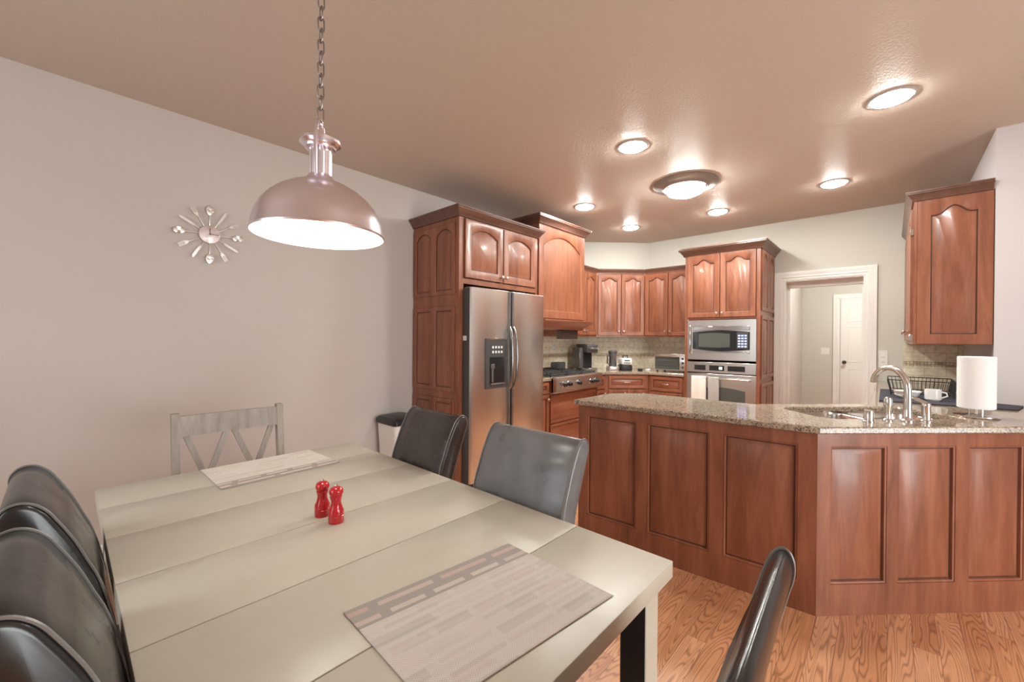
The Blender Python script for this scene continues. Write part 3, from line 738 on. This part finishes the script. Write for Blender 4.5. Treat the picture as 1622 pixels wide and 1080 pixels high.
# sink: two bowls
t = thing('kitchen_sink', 'double bowl stainless steel sink set into the granite peninsula', 'sink', (B.x, B.y, 0), atan2(dR.y, dR.x))
def bowl(a0, a1, b0, b1, depth, nm):
    mb = MB(); rs = []
    for k, (ins, z) in enumerate(((-.012, .8795), (0, .8793), (.006, .872), (.012, .80), (.022, .914-depth+.03), (.05, .914-depth))):
        rs.append([(x, y, z) for x, y in rrect(a0+ins, a1-ins, b0+ins, b1-ins, max(.02, .075-ins*.3))])
    mb.rings(rs, True, False, True)
    o = mb.done(nm, M['steel_smooth'], t)
    md = o.modifiers.new('thick', 'SOLIDIFY'); md.thickness = .002; md.offset = 1
    MB().lathe([(.045, 0), (.045, .003), (.03, .004), (.012, .002)], ((a0+a1)/2, (b0+b1)/2, .914-depth+.0005), 20).done('drain', M['chrome'], o)
bowl(.197, .575, .193, .592, .2, 'bowl'); bowl(.603, .993, .193, .592, .2, 'bowl')

def at_ab(a, b): p = ab(a, b); return (p[0], p[1], .9145)
RA = atan2(dR.y, dR.x)
# faucet: arc towards the kitchen (local +y), lever on the right
t = thing('kitchen_faucet', 'tall brushed nickel gooseneck faucet arching over the sink', 'faucet', at_ab(.573, .135), RA)
MB().lathe([(.027, 0), (.027, .006), (.021, .012), (.018, .03), (.016, .06)], (0, 0, 0), 24).done('base', M['chrome'], t)
pts = [(0, 0, .02), (0, 0, .12)]; R_ = .098
for i in range(15):
    an = pi-(i/14)*radians(168); pts.append((0, R_+R_*cos(an), .158+.108*sin(an)))
MB().tube(pts, .014, 14, radii=[.0165, .016]+[.0155-.0025*i/14 for i in range(15)]).done('spout', M['chrome'], t)
t = thing('faucet_lever', 'brushed nickel lever handle standing right of the faucet', 'faucet handle', at_ab(.662, .125), RA)
MB().lathe([(.024, 0), (.024, .005), (.019, .01), (.018, .075), (.020, .082), (.016, .094), (.006, .098)], (0, 0, 0), 20).done('post', M['chrome'], t)
MB().tube([(0, 0, .09), (-.02, .02, .108), (-.05, .05, .125), (-.085, .085, .134)], .009, 10, radii=[.010, .009, .007, .005], flat=1.5).done('lever', M['chrome'], t)
t = thing('side_sprayer', 'slim nickel side sprayer standing left of the faucet', 'sprayer', at_ab(.483, .15), RA)
MB().lathe([(.022, 0), (.022, .005), (.015, .012), (.014, .03)], (0, 0, 0), 20).done('base', M['chrome'], t)
MB().lathe([(.011, .03), (.012, .05), (.017, .075), (.019, .10), (.015, .118), (.006, .122)], (0, 0, 0), 20).done('spray_head', M['chrome'], t)
t = thing('air_gap_cap', 'short straight steel cylinder cap at the left of the sink tools', 'sink cap', at_ab(.357, .125), RA)
MB().lathe([(.024, 0), (.024, .004), (.021, .006), (.021, .055), (.019, .058), (.003, .059)], (0, 0, 0), 24).done('cap', M['chrome'], t)

# drying mat, rack, dishes
tm = MB(); mat_poly = [(3.76, .055), (3.83, -.56), (4.08, -.62), (4.12, -.50), (4.70, -.49), (4.66, .06)]
tm.prism(mat_poly, .9145, .924, .003); tag(tm.done('drying_mat', M['mat_cloth']), 'dark charcoal drying mat under the wire dish rack', 'mat')
t = thing('dish_rack', 'black wire dish rack standing on the charcoal mat under the wall cabinet', 'dish rack', (4.15, -.345, .9245))
wx, wy = .42, .36
fr = MB(); fr.tube([(0, 0, .115), (wx, 0, .115), (wx, wy, .115), (0, wy, .115)], .0035, 6, closed=True)
fr.tube([(.02, .02, .02), (wx-.02, .02, .02), (wx-.02, wy-.02, .02), (.02, wy-.02, .02)], .0035, 6, closed=True)
for x, y in ((0, 0), (wx, 0), (wx, wy), (0, wy)): fr.tube([(x, y, .115), (x+(.02 if x == 0 else -.02), y+(.02 if y == 0 else -.02), .02), (x+(.02 if x == 0 else -.02), y+(.02 if y == 0 else -.02), .0)], .0035, 6)
fr.done('frame', M['wire'], t)
wr = MB()
for i in range(1, 16):
    y = wy*i/16; yi = .02+(wy-.04)*i/16
    wr.tube([(0, y, .115), (.02, yi, .02), (wx-.02, yi, .02), (wx, y, .115)], .0018, 5)
for i in range(1, 12):
    x = wx*i/12; xi = .02+(wx-.04)*i/12
    wr.tube([(x, 0, .115), (xi, .02, .02)], .0018, 5); wr.tube([(x, wy, .115), (xi, wy-.02, .02)], .0018, 5)
wr.done('wires', M['wire'], t)
def mug(loc, label, r=.04, h=.085):
    t = thing('mug', label, 'mug', loc)
    MB().lathe([(r*.8, 0), (r, .01), (r, h), (r-.004, h), (r-.005, .012), (.002, .01)], (0, 0, 0), 24).done('cup', M['ceramic'], t)
    MB().tube([(0, -r+.002, h*.8), (0, -r-.022, h*.72), (0, -r-.026, h*.45), (0, -r+.003, h*.25)], .005, 8).done('handle', M['ceramic'], t)
mug((3.99, -.215, .9245), 'white mug on the drying mat, left of the paper towel roll', .042, .075)
t = thing('bowl', 'white bowl lying on the drying mat in front of the dish rack', 'bowl', (4.03, -.09, .9245))
MB().lathe([(.035, 0), (.06, .02), (.075, .05), (.072, .05), (.056, .022), (.002, .008)], (0, 0, 0), 28).done('dish', M['ceramic'], t)
t = thing('spoon', 'metal spoon lying on the granite between faucet lever and towel holder', 'spoon', (3.08, -.13, .915), 1.0)
MB().lathe([(.001, 0), (.018, .003), (.001, .006)], (0, 0, 0), 16).xform(Matrix.Diagonal((1.5, 1, 1, 1))).done('spoon_bowl', M['steel_smooth'], t)
MB().tube([(.022, 0, .004), (.07, 0, .010), (.15, 0, .005)], .003, 6, flat=1.6).done('stem', M['steel_smooth'], t)

# paper towel holder and roll
pc = (3.365, -.346)
t = thing('paper_towel_holder', 'round chrome stand carrying the paper towel roll', 'holder', (pc[0], pc[1], .9145))
MB().lathe([(.088, 0), (.09, .004), (.088, .010), (.03, .014), (.012, .018)], (0, 0, 0), 36).done('base', M['chrome'], t)
MB().cyl((0, 0, .014), .007, .305, 14).done('rod', M['chrome'], t)
MB().cyl((-.022, -.02, .012), .006, .035, 12).cyl((.02, .022, .012), .006, .035, 12).done('feet', M['chrome'], t)
t = thing('paper_towel_roll', 'thick white paper towel roll standing on the chrome holder', 'paper towels', (pc[0], pc[1], .9145+.047))
mb = MB(); n = 64; rs = []
for r, z in ((.018, .002), (.068, .0), (.0725, .004), (.0725, .277), (.068, .281), (.018, .279), (.018, .002)):
    rs.append([((r+(.0012*(i/n) if r > .06 else 0))*cos(2*pi*i/n), (r+(.0012*(i/n) if r > .06 else 0))*sin(2*pi*i/n), z) for i in range(n)])
mb.rings(rs, True, False, False); mb.done('sheets', M['paper'], t)
MB().lathe([(.0178, .003), (.0178, .278), (.0165, .278), (.0165, .003), (.0178, .003)], (0, 0, 0), 24, cap0=False, cap1=False).done('core', M['towel_core'], t)

# ================================================================== WORKTOP APPLIANCES
t = thing('coffee_maker', 'black pod coffee maker on the worktop right of the rangetop', 'coffee maker', (4.80, 3.02, .9145), Rz(-25))
MB().box(-.09, .09, .02, .15, 0, .30, .012, 2).done('body', M['black'], t)
MB().box(-.09, .09, -.13, .15, .23, .345, .02, 3).done('head', M['dark_grey'], t)
MB().box(-.08, .08, -.13, .05, 0, .03, .006).done('drip_tray', M['steel_smooth'], t)
MB().box(-.155, -.095, -.05, .15, .02, .30, .012, 2).done('water_tank', M['glass_amber'], t)
MB().tube([(-.06, -.132, .30), (-.06, -.16, .29), (.06, -.16, .29), (.06, -.132, .30)], .009, 8).done('handle', M['steel_smooth'], t)
t = thing('stand_mixer', 'small silver coffee grinder left of the black and white blender', 'grinder', (5.02, 2.76, .9145), Rz(-45))
t.name = 'coffee_grinder'
MB().box(-.07, .07, -.08, .08, 0, .05, .008, 2).done('base', M['steel'], t)
MB().lathe([(.05, .05), (.052, .06), (.045, .17), (.055, .19), (.055, .235)], (0, 0, 0), 24).done('body', M['handle_grey'], t)
MB().lathe([(.062, .236), (.064, .245), (.05, .262), (.012, .266)], (0, 0, 0), 24).done('lid', M['dark_grey'], t)
MB().tube([(-.05, -.03, .20), (-.085, -.05, .19), (-.088, -.05, .09), (-.05, -.03, .08)], .008, 8).done('handle', M['dark_grey'], t)
t = thing('toaster', 'white and black small toaster between the grinder and toaster oven', 'toaster', (5.10, 2.62, .9145), Rz(-45))
MB().box(-.072, .072, -.09, .09, .0, .075, .01, 2).done('base', M['black'], t)
MB().box(-.07, .07, -.088, .088, .076, .165, .02, 3).done('shell', M['ceramic'], t)
MB().box(-.045, .045, -.0895, -.087, .098, .108, .001).box(-.035, .035, -.0895, -.087, .125, .14, .001).done('front_slot', M['black'], t)
MB().tube([(-.03, 0, .163), (-.03, -.01, .20), (.03, -.01, .195), (.03, 0, .163)], .008, 8).done('carry_handle', M['black'], t)
t = thing('toaster_oven', 'silver toaster oven on the worktop beside the oven tower', 'toaster oven', (5.24, 2.275, .9145), Rz(-90))
w = .40
MB().box(0, w, .0, .30, .018, .235, .008, 2).done('body', M['steel'], t)
MB().box(.012, w-.075, -.012, 0, .035, .20, .004).done('glass_door', M['screen'], t)
MB().tube([(.03, -.012, .20), (.03, -.035, .20), (w-.09, -.035, .20), (w-.09, -.012, .20)], .006, 8).done('handle', M['steel_smooth'], t)
for z in (.065, .12, .175): MB().lathe([(.016, 0), (.016, .006), (.012, .018)], (w-.036, -.0005, z), 16, 'y').done('knob', M['handle_grey'], t)
for z in (.075, .13): MB().box(.03, w-.09, -.014, -.0118, z, z+.004).done('rack_line', M['steel_smooth'], t)
for x in (.03, w-.03):
    for y in (.03, .27): MB().cyl((x, y, 0), .012, .018, 10).done('foot', M['black'], t)
for k, (x, y, c, lb, nm) in enumerate(((5.175, 2.44, 'black', 'small black jar lid lying on the corner worktop', 'jar_lid'), (5.23, 2.36, 'white', 'small white dish beside the toaster oven on the worktop', 'small_dish'))):
    tag(MB().lathe([(.03, 0), (.034, .006), (.034, .02), (.028, .026)], (0, 0, 0), 20).done(nm, M[c]), lb, 'dish').location = (x, y, .9145)
tag(MB().box(0, .165, 0, .12, 0, .085, .008, 2).done('storage_tin', M['dark_grey']), 'dark grey tin box standing on the rear grate of the rangetop', 'tin').location = (4.245, 3.10, .9425)
def plate(name, label, loc, rz, kind, w=.07, h=.115):
    t = thing(name, label, 'outlet' if kind == 'outlet' else 'switch', loc, rz)
    MB().box(-w/2, w/2, -.006, 0, -h/2, h/2, .002).done('cover_plate', M['white'], t)
    if kind == 'outlet':
        for z in (-.026, .026):
            s_ = MB().lathe([(.016, 0), (.016, .003)], (0, -.0055, z), 16, 'y').done('socket', M['ceramic'], t)
            MB().box(-.008, -.005, -.0105, -.0084, z-.006, z+.006).box(.005, .008, -.0105, -.0084, z-.006, z+.006).done('slot', M['black'], s_)
    else:
        for x in ((-.025, .025) if w > .1 else (0,)): MB().box(x-.012, x+.012, -.010, -.005, -.02, .02, .002).done('toggle', M['ceramic'], t)
plate('wall_outlet', 'white outlet plate on the wall right of the doorway', (UW-.0005, .055, 1.135), Rz(-90), 'outlet', .075, .19)
plate('wall_outlet', 'white outlet plate on the tiles behind the rangetop', (4.45, V0-.0105, 1.215), 0, 'outlet')
plate('light_switch', 'white double switch plate on the hall wall beside the door', (XH-.0005, .838, 1.15), Rz(-90), 'switch', .12, .12)

# ================================================================== LIGHT FITTINGS
HC_ = HC
def downlight(x, y, label):
    t = thing('recessed_light', label, 'ceiling light', (x, y, HC_), 0, 'recessed ceiling lights')
    MB().lathe([(.114, 0), (.115, -.002), (.110, -.006), (.094, -.007), (.090, -.004), (.090, 0)], (0, 0, 0), 40, cap0=False, cap1=False).done('trim_ring', M['ring'], t)
    MB().lathe([(.090, -.003), (.087, -.012), (.068, -.020), (.035, -.025), (.004, -.027)], (0, 0, 0), 40).done('lens', M['lens'], t)
    return t
d0 = downlight(3.244, .008, 'large round recessed ceiling light nearest the camera at upper right')
for x, y, lb in ((2.813, 1.40, 'round recessed ceiling light left of the flush dome light, above the peninsula'), (4.653, .383, 'round recessed ceiling light nearest the upper right cabinet'),
                 (3.743, 2.404, 'round recessed ceiling light in front of the range hood cabinet'), (4.847, 1.404, 'round recessed ceiling light in front of the oven tower'),
                 (4.814, 2.412, 'round recessed ceiling light in front of the corner cabinets')):
    dup(d0, (x, y, HC_), 0, lb)
t = thing('flush_ceiling_light', 'flush dome ceiling light with a wide pewter ring in the middle of the kitchen', 'ceiling light', (3.79, 1.375, HC_))
MB().lathe([(.27, 0), (.275, -.010), (.262, -.022), (.205, -.030), (.19, -.045), (.185, -.05), (.165, -.05), (.165, 0)], (0, 0, 0), 56, cap0=False, cap1=False).done('ring', M['pewter'], t)
MB().lathe([(.165, -.03), (.163, -.055), (.145, -.085), (.10, -.105), (.05, -.113), (.004, -.115)], (0, 0, 0), 48).done('glass_bowl', M['lens_flush'], t)
for a in range(3): MB().lathe([(.008, -.052), (.011, -.06), (.008, -.068), (.002, -.07)], (.178*cos(a*2.1+.5), .178*sin(a*2.1+.5), 0), 12).done('finial', M['pewter'], t)
t = thing('flush_ceiling_light', 'ceiling light in the hall beyond the doorway', 'ceiling light', (7.6, .2, HC_))
MB().lathe([(.16, 0), (.162, -.02), (.12, -.06), (.004, -.075)], (0, 0, 0), 32).done('glass_bowl', mat('lit_hall_glass', (.9, .9, .88), .4, emit=((.97, 1, .95), LAMP['hall'])), t)

# pendant lamp
px, py = .490, 1.187
t = thing('pendant_lamp', 'brushed metal dome pendant lamp hanging on a chain over the dining table', 'pendant lamp', (px, py, 0))
Rr, zr = .171, 1.603
prof = [(Rr, zr), (Rr+.002, zr+.005), (Rr, zr+.010)] + [(r*.9, zr+h*.93) for r, h in ((.186, .035), (.178, .060), (.165, .085), (.146, .108), (.120, .130), (.088, .149), (.058, .160), (.044, .168), (.038, .176), (.033, .184))]
inn = [(r-.004, z-.003) for r, z in prof[::-1]]
MB().lathe(prof, (0, 0, 0), 72, cap0=False, cap1=True).done('shade', M['lamp_metal'], t)
MB().lathe([(Rr-.0005, zr+.0005)]+[(r-.003, z-.002) for r, z in prof[2:]], (0, 0, 0), 72, cap0=False, cap1=True).done('shade_lining', M['shade_in'], t)
zn = zr+.171
nk = MB(); n = 48
for_r = [(.026, zn-.002), (.026, zn+.078)]
nk.rings([[((r+(.0035 if (i//3) % 2 else 0))*cos(2*pi*i/n), (r+(.0035 if (i//3) % 2 else 0))*sin(2*pi*i/n), z) for i in range(n)] for r, z in for_r])
nk.done('neck', M['lamp_metal'], t)
MB().lathe([(.030, zn+.070), (.040, zn+.074), (.042, zn+.080), (.047, zn+.084), (.054, zn+.089), (.054, zn+.096), (.045, zn+.100), (.026, zn+.110), (.012, zn+.117), (.009, zn+.128), (.003, zn+.131)], (0, 0, 0), 40).done('cap', M['lamp_metal'], t)
yk = []
zt_ = zn+.155
for p in ((-.052, 0, zn-.012), (-.056, 0, zn+.03), (-.058, 0, zn+.09), (-.052, 0, zn+.115), (-.03, 0, zn+.142), (-.008, 0, zt_), (.008, 0, zt_), (.03, 0, zn+.142), (.052, 0, zn+.115), (.058, 0, zn+.09), (.056, 0, zn+.03), (.052, 0, zn-.012)): yk.append(p)
a_ = radians(55); MB().tube(yk, .0045, 10).xform(Matrix.Rotation(a_, 4, 'Z')).done('yoke', M['lamp_metal'], t)
MB().tube([(.008*cos(i*pi/4), 0, zn+.136+.010*sin(i*pi/4)) for i in range(8)], .003, 8, closed=True).done('hook_loop', M['lamp_metal'], t)
chain = MB(); z = zt_+.004; k = 0
while z < HC-.04:
    pts = []
    for i in range(14):
        an = 2*pi*i/14; x_, z_ = .0085*cos(an), .011*sin(an)+(.009 if sin(an) > 0 else -.009)
        pts.append((x_, 0, z+.014+z_) if k % 2 == 0 else (0, x_, z+.014+z_))
    chain.tube(pts, .0022, 6, closed=True); z += .0315; k += 1
chain.done('chain', mat('pewter_chain', (.28, .24, .22), .35, .9), t)
MB().lathe([(.06, HC-.001), (.06, HC-.012), (.045, HC-.028), (.012, HC-.036), (.010, HC-.05)], (0, 0, 0), 32).done('canopy', M['lamp_metal'], t)
MB().lathe([(.002, zr+.045), (.02, zr+.05), (.03, zr+.07), (.028, zr+.09), (.016, zr+.115), (.014, zr+.16)], (0, 0, 0), 24).done('bulb', M['bulb'], t)

# wall clock made of cutlery
t = thing('wall_clock', 'round metal wall clock ringed with spoons, forks and knives on the left wall', 'clock', (.655, V0-.012, 1.995))
MB().lathe([(.058, -.01), (.060, .004), (.058, .012), (.03, .016), (.003, .017)], (0, 0, 0), 48, 'y').done('dial', mat('spun_aluminium', (.66, .56, .54), .28, 1, build=lambda N: N.l(N.noise(N.obj(), 30, 3)[0], N.b.inputs['Roughness'])), t)
MB().cyl((0, -.017, 0), .004, .006, 10, 'y').box(-.0015, .0015, -.021, -.019, 0, .036).box(0, .048, -.023, -.021, -.0012, .0012).done('hands', M['dark_grey'], t)
kinds = ['spoon', 'knife', 'fork']
for k in range(12):
    an = pi/2-k*pi/6; kd = kinds[k % 3]; mb = MB()
    mb.tube([(.045, 0, 0), (.10, -.006, 0), (.135, -.004, 0)], .0032, 6)
    if kd == 'spoon': mb.lathe([(.001, -.004), (.016, 0), (.019, .003), (.016, .004), (.001, .001)], (0, 0, 0), 18, 'y').xform(Matrix.Identity(4)) if False else None
    if kd == 'spoon':
        mb.rings([[(.160+r*1.5*cos(2*pi*i/18), -.006-h, r*sin(2*pi*i/18)) for i in range(18)] for r, h in ((.002, -.003), (.017, -.002), (.0215, .003), (.0195, .004), (.002, .0))])
    elif kd == 'knife':
        mb.extr_y([(.095, -.006), (.13, -.0085), (.17, -.008), (.188, .0), (.178, .008), (.095, .006)], -.0075, -.0045)
    else:
        mb.extr_y([(.128, -.004), (.145, -.012), (.150, -.012), (.150, .012), (.145, .012), (.128, .004)], -.008, -.005)
        for j in range(4): mb.box(.149, .188, -.0085, -.0055, -.012+j*.0068, -.0085+j*.0068)
    mb.xform(Matrix.Rotation(-an, 4, 'Y')).done(kd, M['steel'], t)

# ================================================================== DINING
t = thing('dining_table', 'large greige planked dining table with square legs in the foreground', 'table', (0, 0, 0))
TU0, TU1, TV0, TV1, ZTAB = .080, 1.0465, .400, 2.1275, .76
seams = [TV0, .688, .985, 1.28, 1.583, 1.876, TV1]
mb = MB()
for a, b in zip(seams, seams[1:]): mb.box(TU0, TU1, a+.0011, b-.0011, ZTAB-.042, ZTAB, .0022, 2)
mb.box(TU0+.004, TU1-.004, TV0+.004, TV1-.004, ZTAB-.040, ZTAB-.005)
mb.done('tabletop', M['table'], t)
for x in (TU0+.02, TU1-.09):
    for y in (TV0+.03, TV1-.10):
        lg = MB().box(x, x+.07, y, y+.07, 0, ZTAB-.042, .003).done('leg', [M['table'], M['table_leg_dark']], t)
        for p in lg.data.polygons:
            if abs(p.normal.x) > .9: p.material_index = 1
fr = MB().box(TU0+.09, TU1-.09, TV0+.05, TV0+.075, ZTAB-.05, ZTAB-.041).box(TU0+.04, TU0+.065, TV0+.10, TV1-.10, ZTAB-.05, ZTAB-.041).box(TU1-.065, TU1-.04, TV0+.10, TV1-.10, ZTAB-.05, ZTAB-.041)
fr.done('under_rail', M['table_leg_dark'], t)

def placemat(label, corners, m):
    c = Vector((0, 0))
    for p in corners: c += Vector(p)/4
    e = Vector(corners[1])-Vector(corners[0]); an = atan2(e.y, e.x)
    R = Matrix.Rotation(-an, 2)
    loc = [tuple(R @ (Vector(p)-c)) for p in corners]
    o = MB().prism(loc, 0, .0025, .0008).done('placemat', m); o.location = (c.x, c.y, ZTAB+.0006); o.rotation_euler = (0, 0, an)
    tag(o, label, 'placemat', 'placemats')
placemat('woven patchwork placemat at the near end of the table', [(.376, .470), (.826, .440), (.806, .754), (.390, .808)][:0] or [(.372, .495), (.812, .440), (.822, .762), (.385, .812)], M['placemat_near'])
placemat('pale woven placemat at the far end of the table by the wooden chair', [(.393, 1.795), (.842, 1.812), (.830, 2.122), (.390, 2.118)], M['placemat_far'])

def mill(loc, label):
    t = thing('pepper_mill', label, 'pepper mill', loc, 0, 'red mills')
    MB().lathe([(.0285, 0), (.0295, .002), (.0295, .026), (.0275, .0275), (.0275, .030), (.0295, .0315), (.0290, .046), (.0235, .056), (.0195, .070), (.0190, .080), (.0225, .094), (.0235, .097), (.0215, .0985), (.0215, .1015), (.019, .102)], (0, 0, 0), 36).done('body', M['red'], t)
    MB().lathe([(.019, .1022), (.0235, .1035), (.0270, .112), (.0268, .119), (.0225, .128), (.013, .1335), (.006, .135), (.002, .135)], (0, 0, 0), 36).done('head', M['red'], t)
    MB().lathe([(.0055, .135), (.0065, .138), (.0045, .142), (.001, .143)], (0, 0, 0), 16).done('finial', M['steel_smooth'], t)
    return t
m0 = mill((.562, 1.235, ZTAB+.0005), 'red lacquered pepper mill standing in front of its twin')
m0.scale = (.76, .76, .80)
m1 = dup(m0, (.553, 1.312, ZTAB+.0005), .6, 'red lacquered mill standing behind the other, farther from the camera')

# ---- upholstered chairs (face +x; width along y)
def chair_profile():
    pts = [(-.108, .43), (-.114, .54), (-.124, .65), (-.148, .765), (-.170, .825), (-.186, .867), (-.200, .897), (-.214, .924), (-.227, .947), (-.241, .963), (-.255, .972), (-.270, .9745), (-.284, .969), (-.294, .956), (-.297, .940),
           (-.293, .922), (-.284, .903), (-.270, .868), (-.243, .80), (-.215, .72), (-.193, .63), (-.178, .53), (-.170, .43)]
    return pts
def smooth_profile(P, k=3):
    out = []; n = len(P)
    for i in range(n):
        p0, p1, p2, p3 = (Vector(P[max(0, min(n-1, i+d))]) for d in (-1, 0, 1, 2))
        if i == n-1: out.append(tuple(p1)); break
        for a in range(k):
            u = a/k; out.append(tuple(.5*((2*p1)+(p2-p0)*u+(2*p0-5*p1+4*p2-p3)*u*u+(3*p1-p0-3*p2+p3)*u**3)))
    return out
def parsons(label, loc, rz, m, w=.42, pip='stitch', thin=1, lean=0, drop=0):
    t = thing('dining_chair', label, 'chair', loc, rz, None)
    prof = smooth_profile([((x+.268)*thin-.268+lean*(z-.95), z+drop) for x, z in chair_profile()]); h = w/2; n3 = len(prof)
    P0 = inset(prof, .010 if thin == 1 else .005); P1 = inset(prof, .003)
    mb = MB()
    rs = []
    for y, pr, bulge in ((-h, P0, 0), (-h+.003, P1, 0), (-h+.010, prof, 0), (-h*.5, prof, .004), (0, prof, .006), (h*.5, prof, .004), (h-.010, prof, 0), (h-.003, P1, 0), (h, P0, 0)):
        rs.append([(x+(bulge if i < 19 else (-bulge*.6 if i > n3-16 else 0)), y, z) for i, (x, z) in enumerate(pr)])
    mb.rings(rs); bk = mb.done('backrest', m, t, 50)
    for y in (-h+.006, h-.006):
        MB().tube([(x, y, z) for x, z in inset(prof, -.0015)], .0028, 6).done('piping', M[pip], bk)
    sb = MB().box(-.20, .245, -h, h, .36, .475, .022, 4).done('seat', m, t, 50)
    for x, s in ((.215, 0), (-.19, -.05)):
        for y in (-h+.03, h-.03):
            lg = MB(); lg.rings([[(x+a*.022, y+b*.022, .37) for a, b in ((-1, -1), (1, -1), (1, 1), (-1, 1))], [(x+s+a*.015, y+b*.015, 0) for a, b in ((-1, -1), (1, -1), (1, 1), (-1, 1))]])
            lg.done('leg', M['leg_dark'], t)
    return t
parsons('scuffed grey leather chair on the kitchen side of the table, nearer the peninsula', (.945, .985, 0), pi, M['leather_grey'], .43)
parsons('dark brown leather chair on the kitchen side, in front of the refrigerator cabinet', (.937, 1.588, 0), pi, M['leather_brown'], .38)
parsons('black leather chair on the left side of the table, nearer the camera', (.209, .965, 0), 0, M['leather_black'], .355)
parsons('black leather chair on the left side of the table, farther from the camera', (.206, 1.485, 0), 0, M['leather_black'], .38)
parsons('dark slim-backed leather chair at the near end of the table, seen along its rolled top', (.628, .3916, 0), 1.6194, M['leather_black'], .414, thin=.5, lean=-.032, drop=-.015)

# ---- wooden double-V back chair at the far end (faces -y)
t = thing('wooden_dining_chair', 'weathered grey wooden chair with zigzag slat back at the far end of the table', 'chair', (.582, 2.42, 0))
wd = .224
zt = .955
def leanpt(z): return max(0, (z-.45))*.11
for s in (-1, 1):
    mb = MB(); x0, x1 = (s*wd-.015, s*wd+.015)
    rs = [[(x, y+leanpt(z)+off, z) for x, y in ((x0, -.012), (x1, -.012), (x1, .026), (x0, .026))] for z, off in ((0, .05), (.25, .01), (.45, 0), (.6, 0), (.8, 0), (zt, .0))]
    mb.rings(rs).done('rear_leg', M['greywood'], t)
    MB().box(s*wd-.02, s*wd+.02, -.43, -.39, 0, .43, .003).done('front_leg', M['greywood'], t)
def slat(x0, z0, x1, z1, w, nm, dy=0):
    d = Vector((x1-x0, z1-z0)).normalized(); nrm = Vector((-d.y, d.x))*w/2
    P4 = [(x0+nrm.x, z0+nrm.y), (x0-nrm.x, z0-nrm.y), (x1-nrm.x, z1-nrm.y), (x1+nrm.x, z1+nrm.y)]
    MB().rings([[(x, leanpt(z)+dy-.004, z) for x, z in P4], [(x, leanpt(z)+dy+.014, z) for x, z in P4]]).done(nm, M['greywood'], t)
cr = MB(); i0 = wd-.015
cr.rings([[(x, leanpt(z)+y-.010*(1-(x/i0)**2)*-1, z) for (y, z) in ((-.008, .845), (-.008, zt-.014), (.018, zt-.014), (.018, .845))] for x in [-i0+2*i0*k/8 for k in range(9)]])
cr.done('crest_rail', M['greywood'], t)
cr = MB().box(-i0, i0, leanpt(.60)-.008, leanpt(.60)+.018, .575, .625, .003).done('lower_rail', M['greywood'], t)
for x0, x1 in ((-.185, -.105), (-.02, -.105), (.012, .10), (.185, .10)): slat(x0, .85, x1, .622, .024, 'slat', .004)
MB().box(-wd-.015, wd+.015, -.44, .01, .43, .465, .008, 2).done('seat', M['greywood'], t)
MB().box(-wd+.02, wd-.02, -.425, -.405, .36, .43).done('apron', M['greywood'], t)

# trash can
t = thing('trash_can', 'white plastic trash can with black lid in the corner beside the tall cabinet', 'trash can', (1.985, 3.155, 0))
mb = MB(); rs = []
for z, a, b in ((0, .10, .12), (.3, .115, .135), (.585, .128, .148)): rs.append([(x, y, z) for x, y in rrect(-a, a, -b, b, .03)])
mb.rings(rs).done('bin', M['white'], t)
lid = MB(); lid.rings([[(x, y, z) for x, y in rrect(-a, a, -b, b, .03)] for z, a, b in ((.586, .134, .155), (.592, .140, .160), (.625, .140, .160), (.645, .12, .14))]).done('lid', M['black'], t)
MB().box(-.02, .02, -.152, -.142, .545, .56).done('red_mark', M['red_mark'], t)
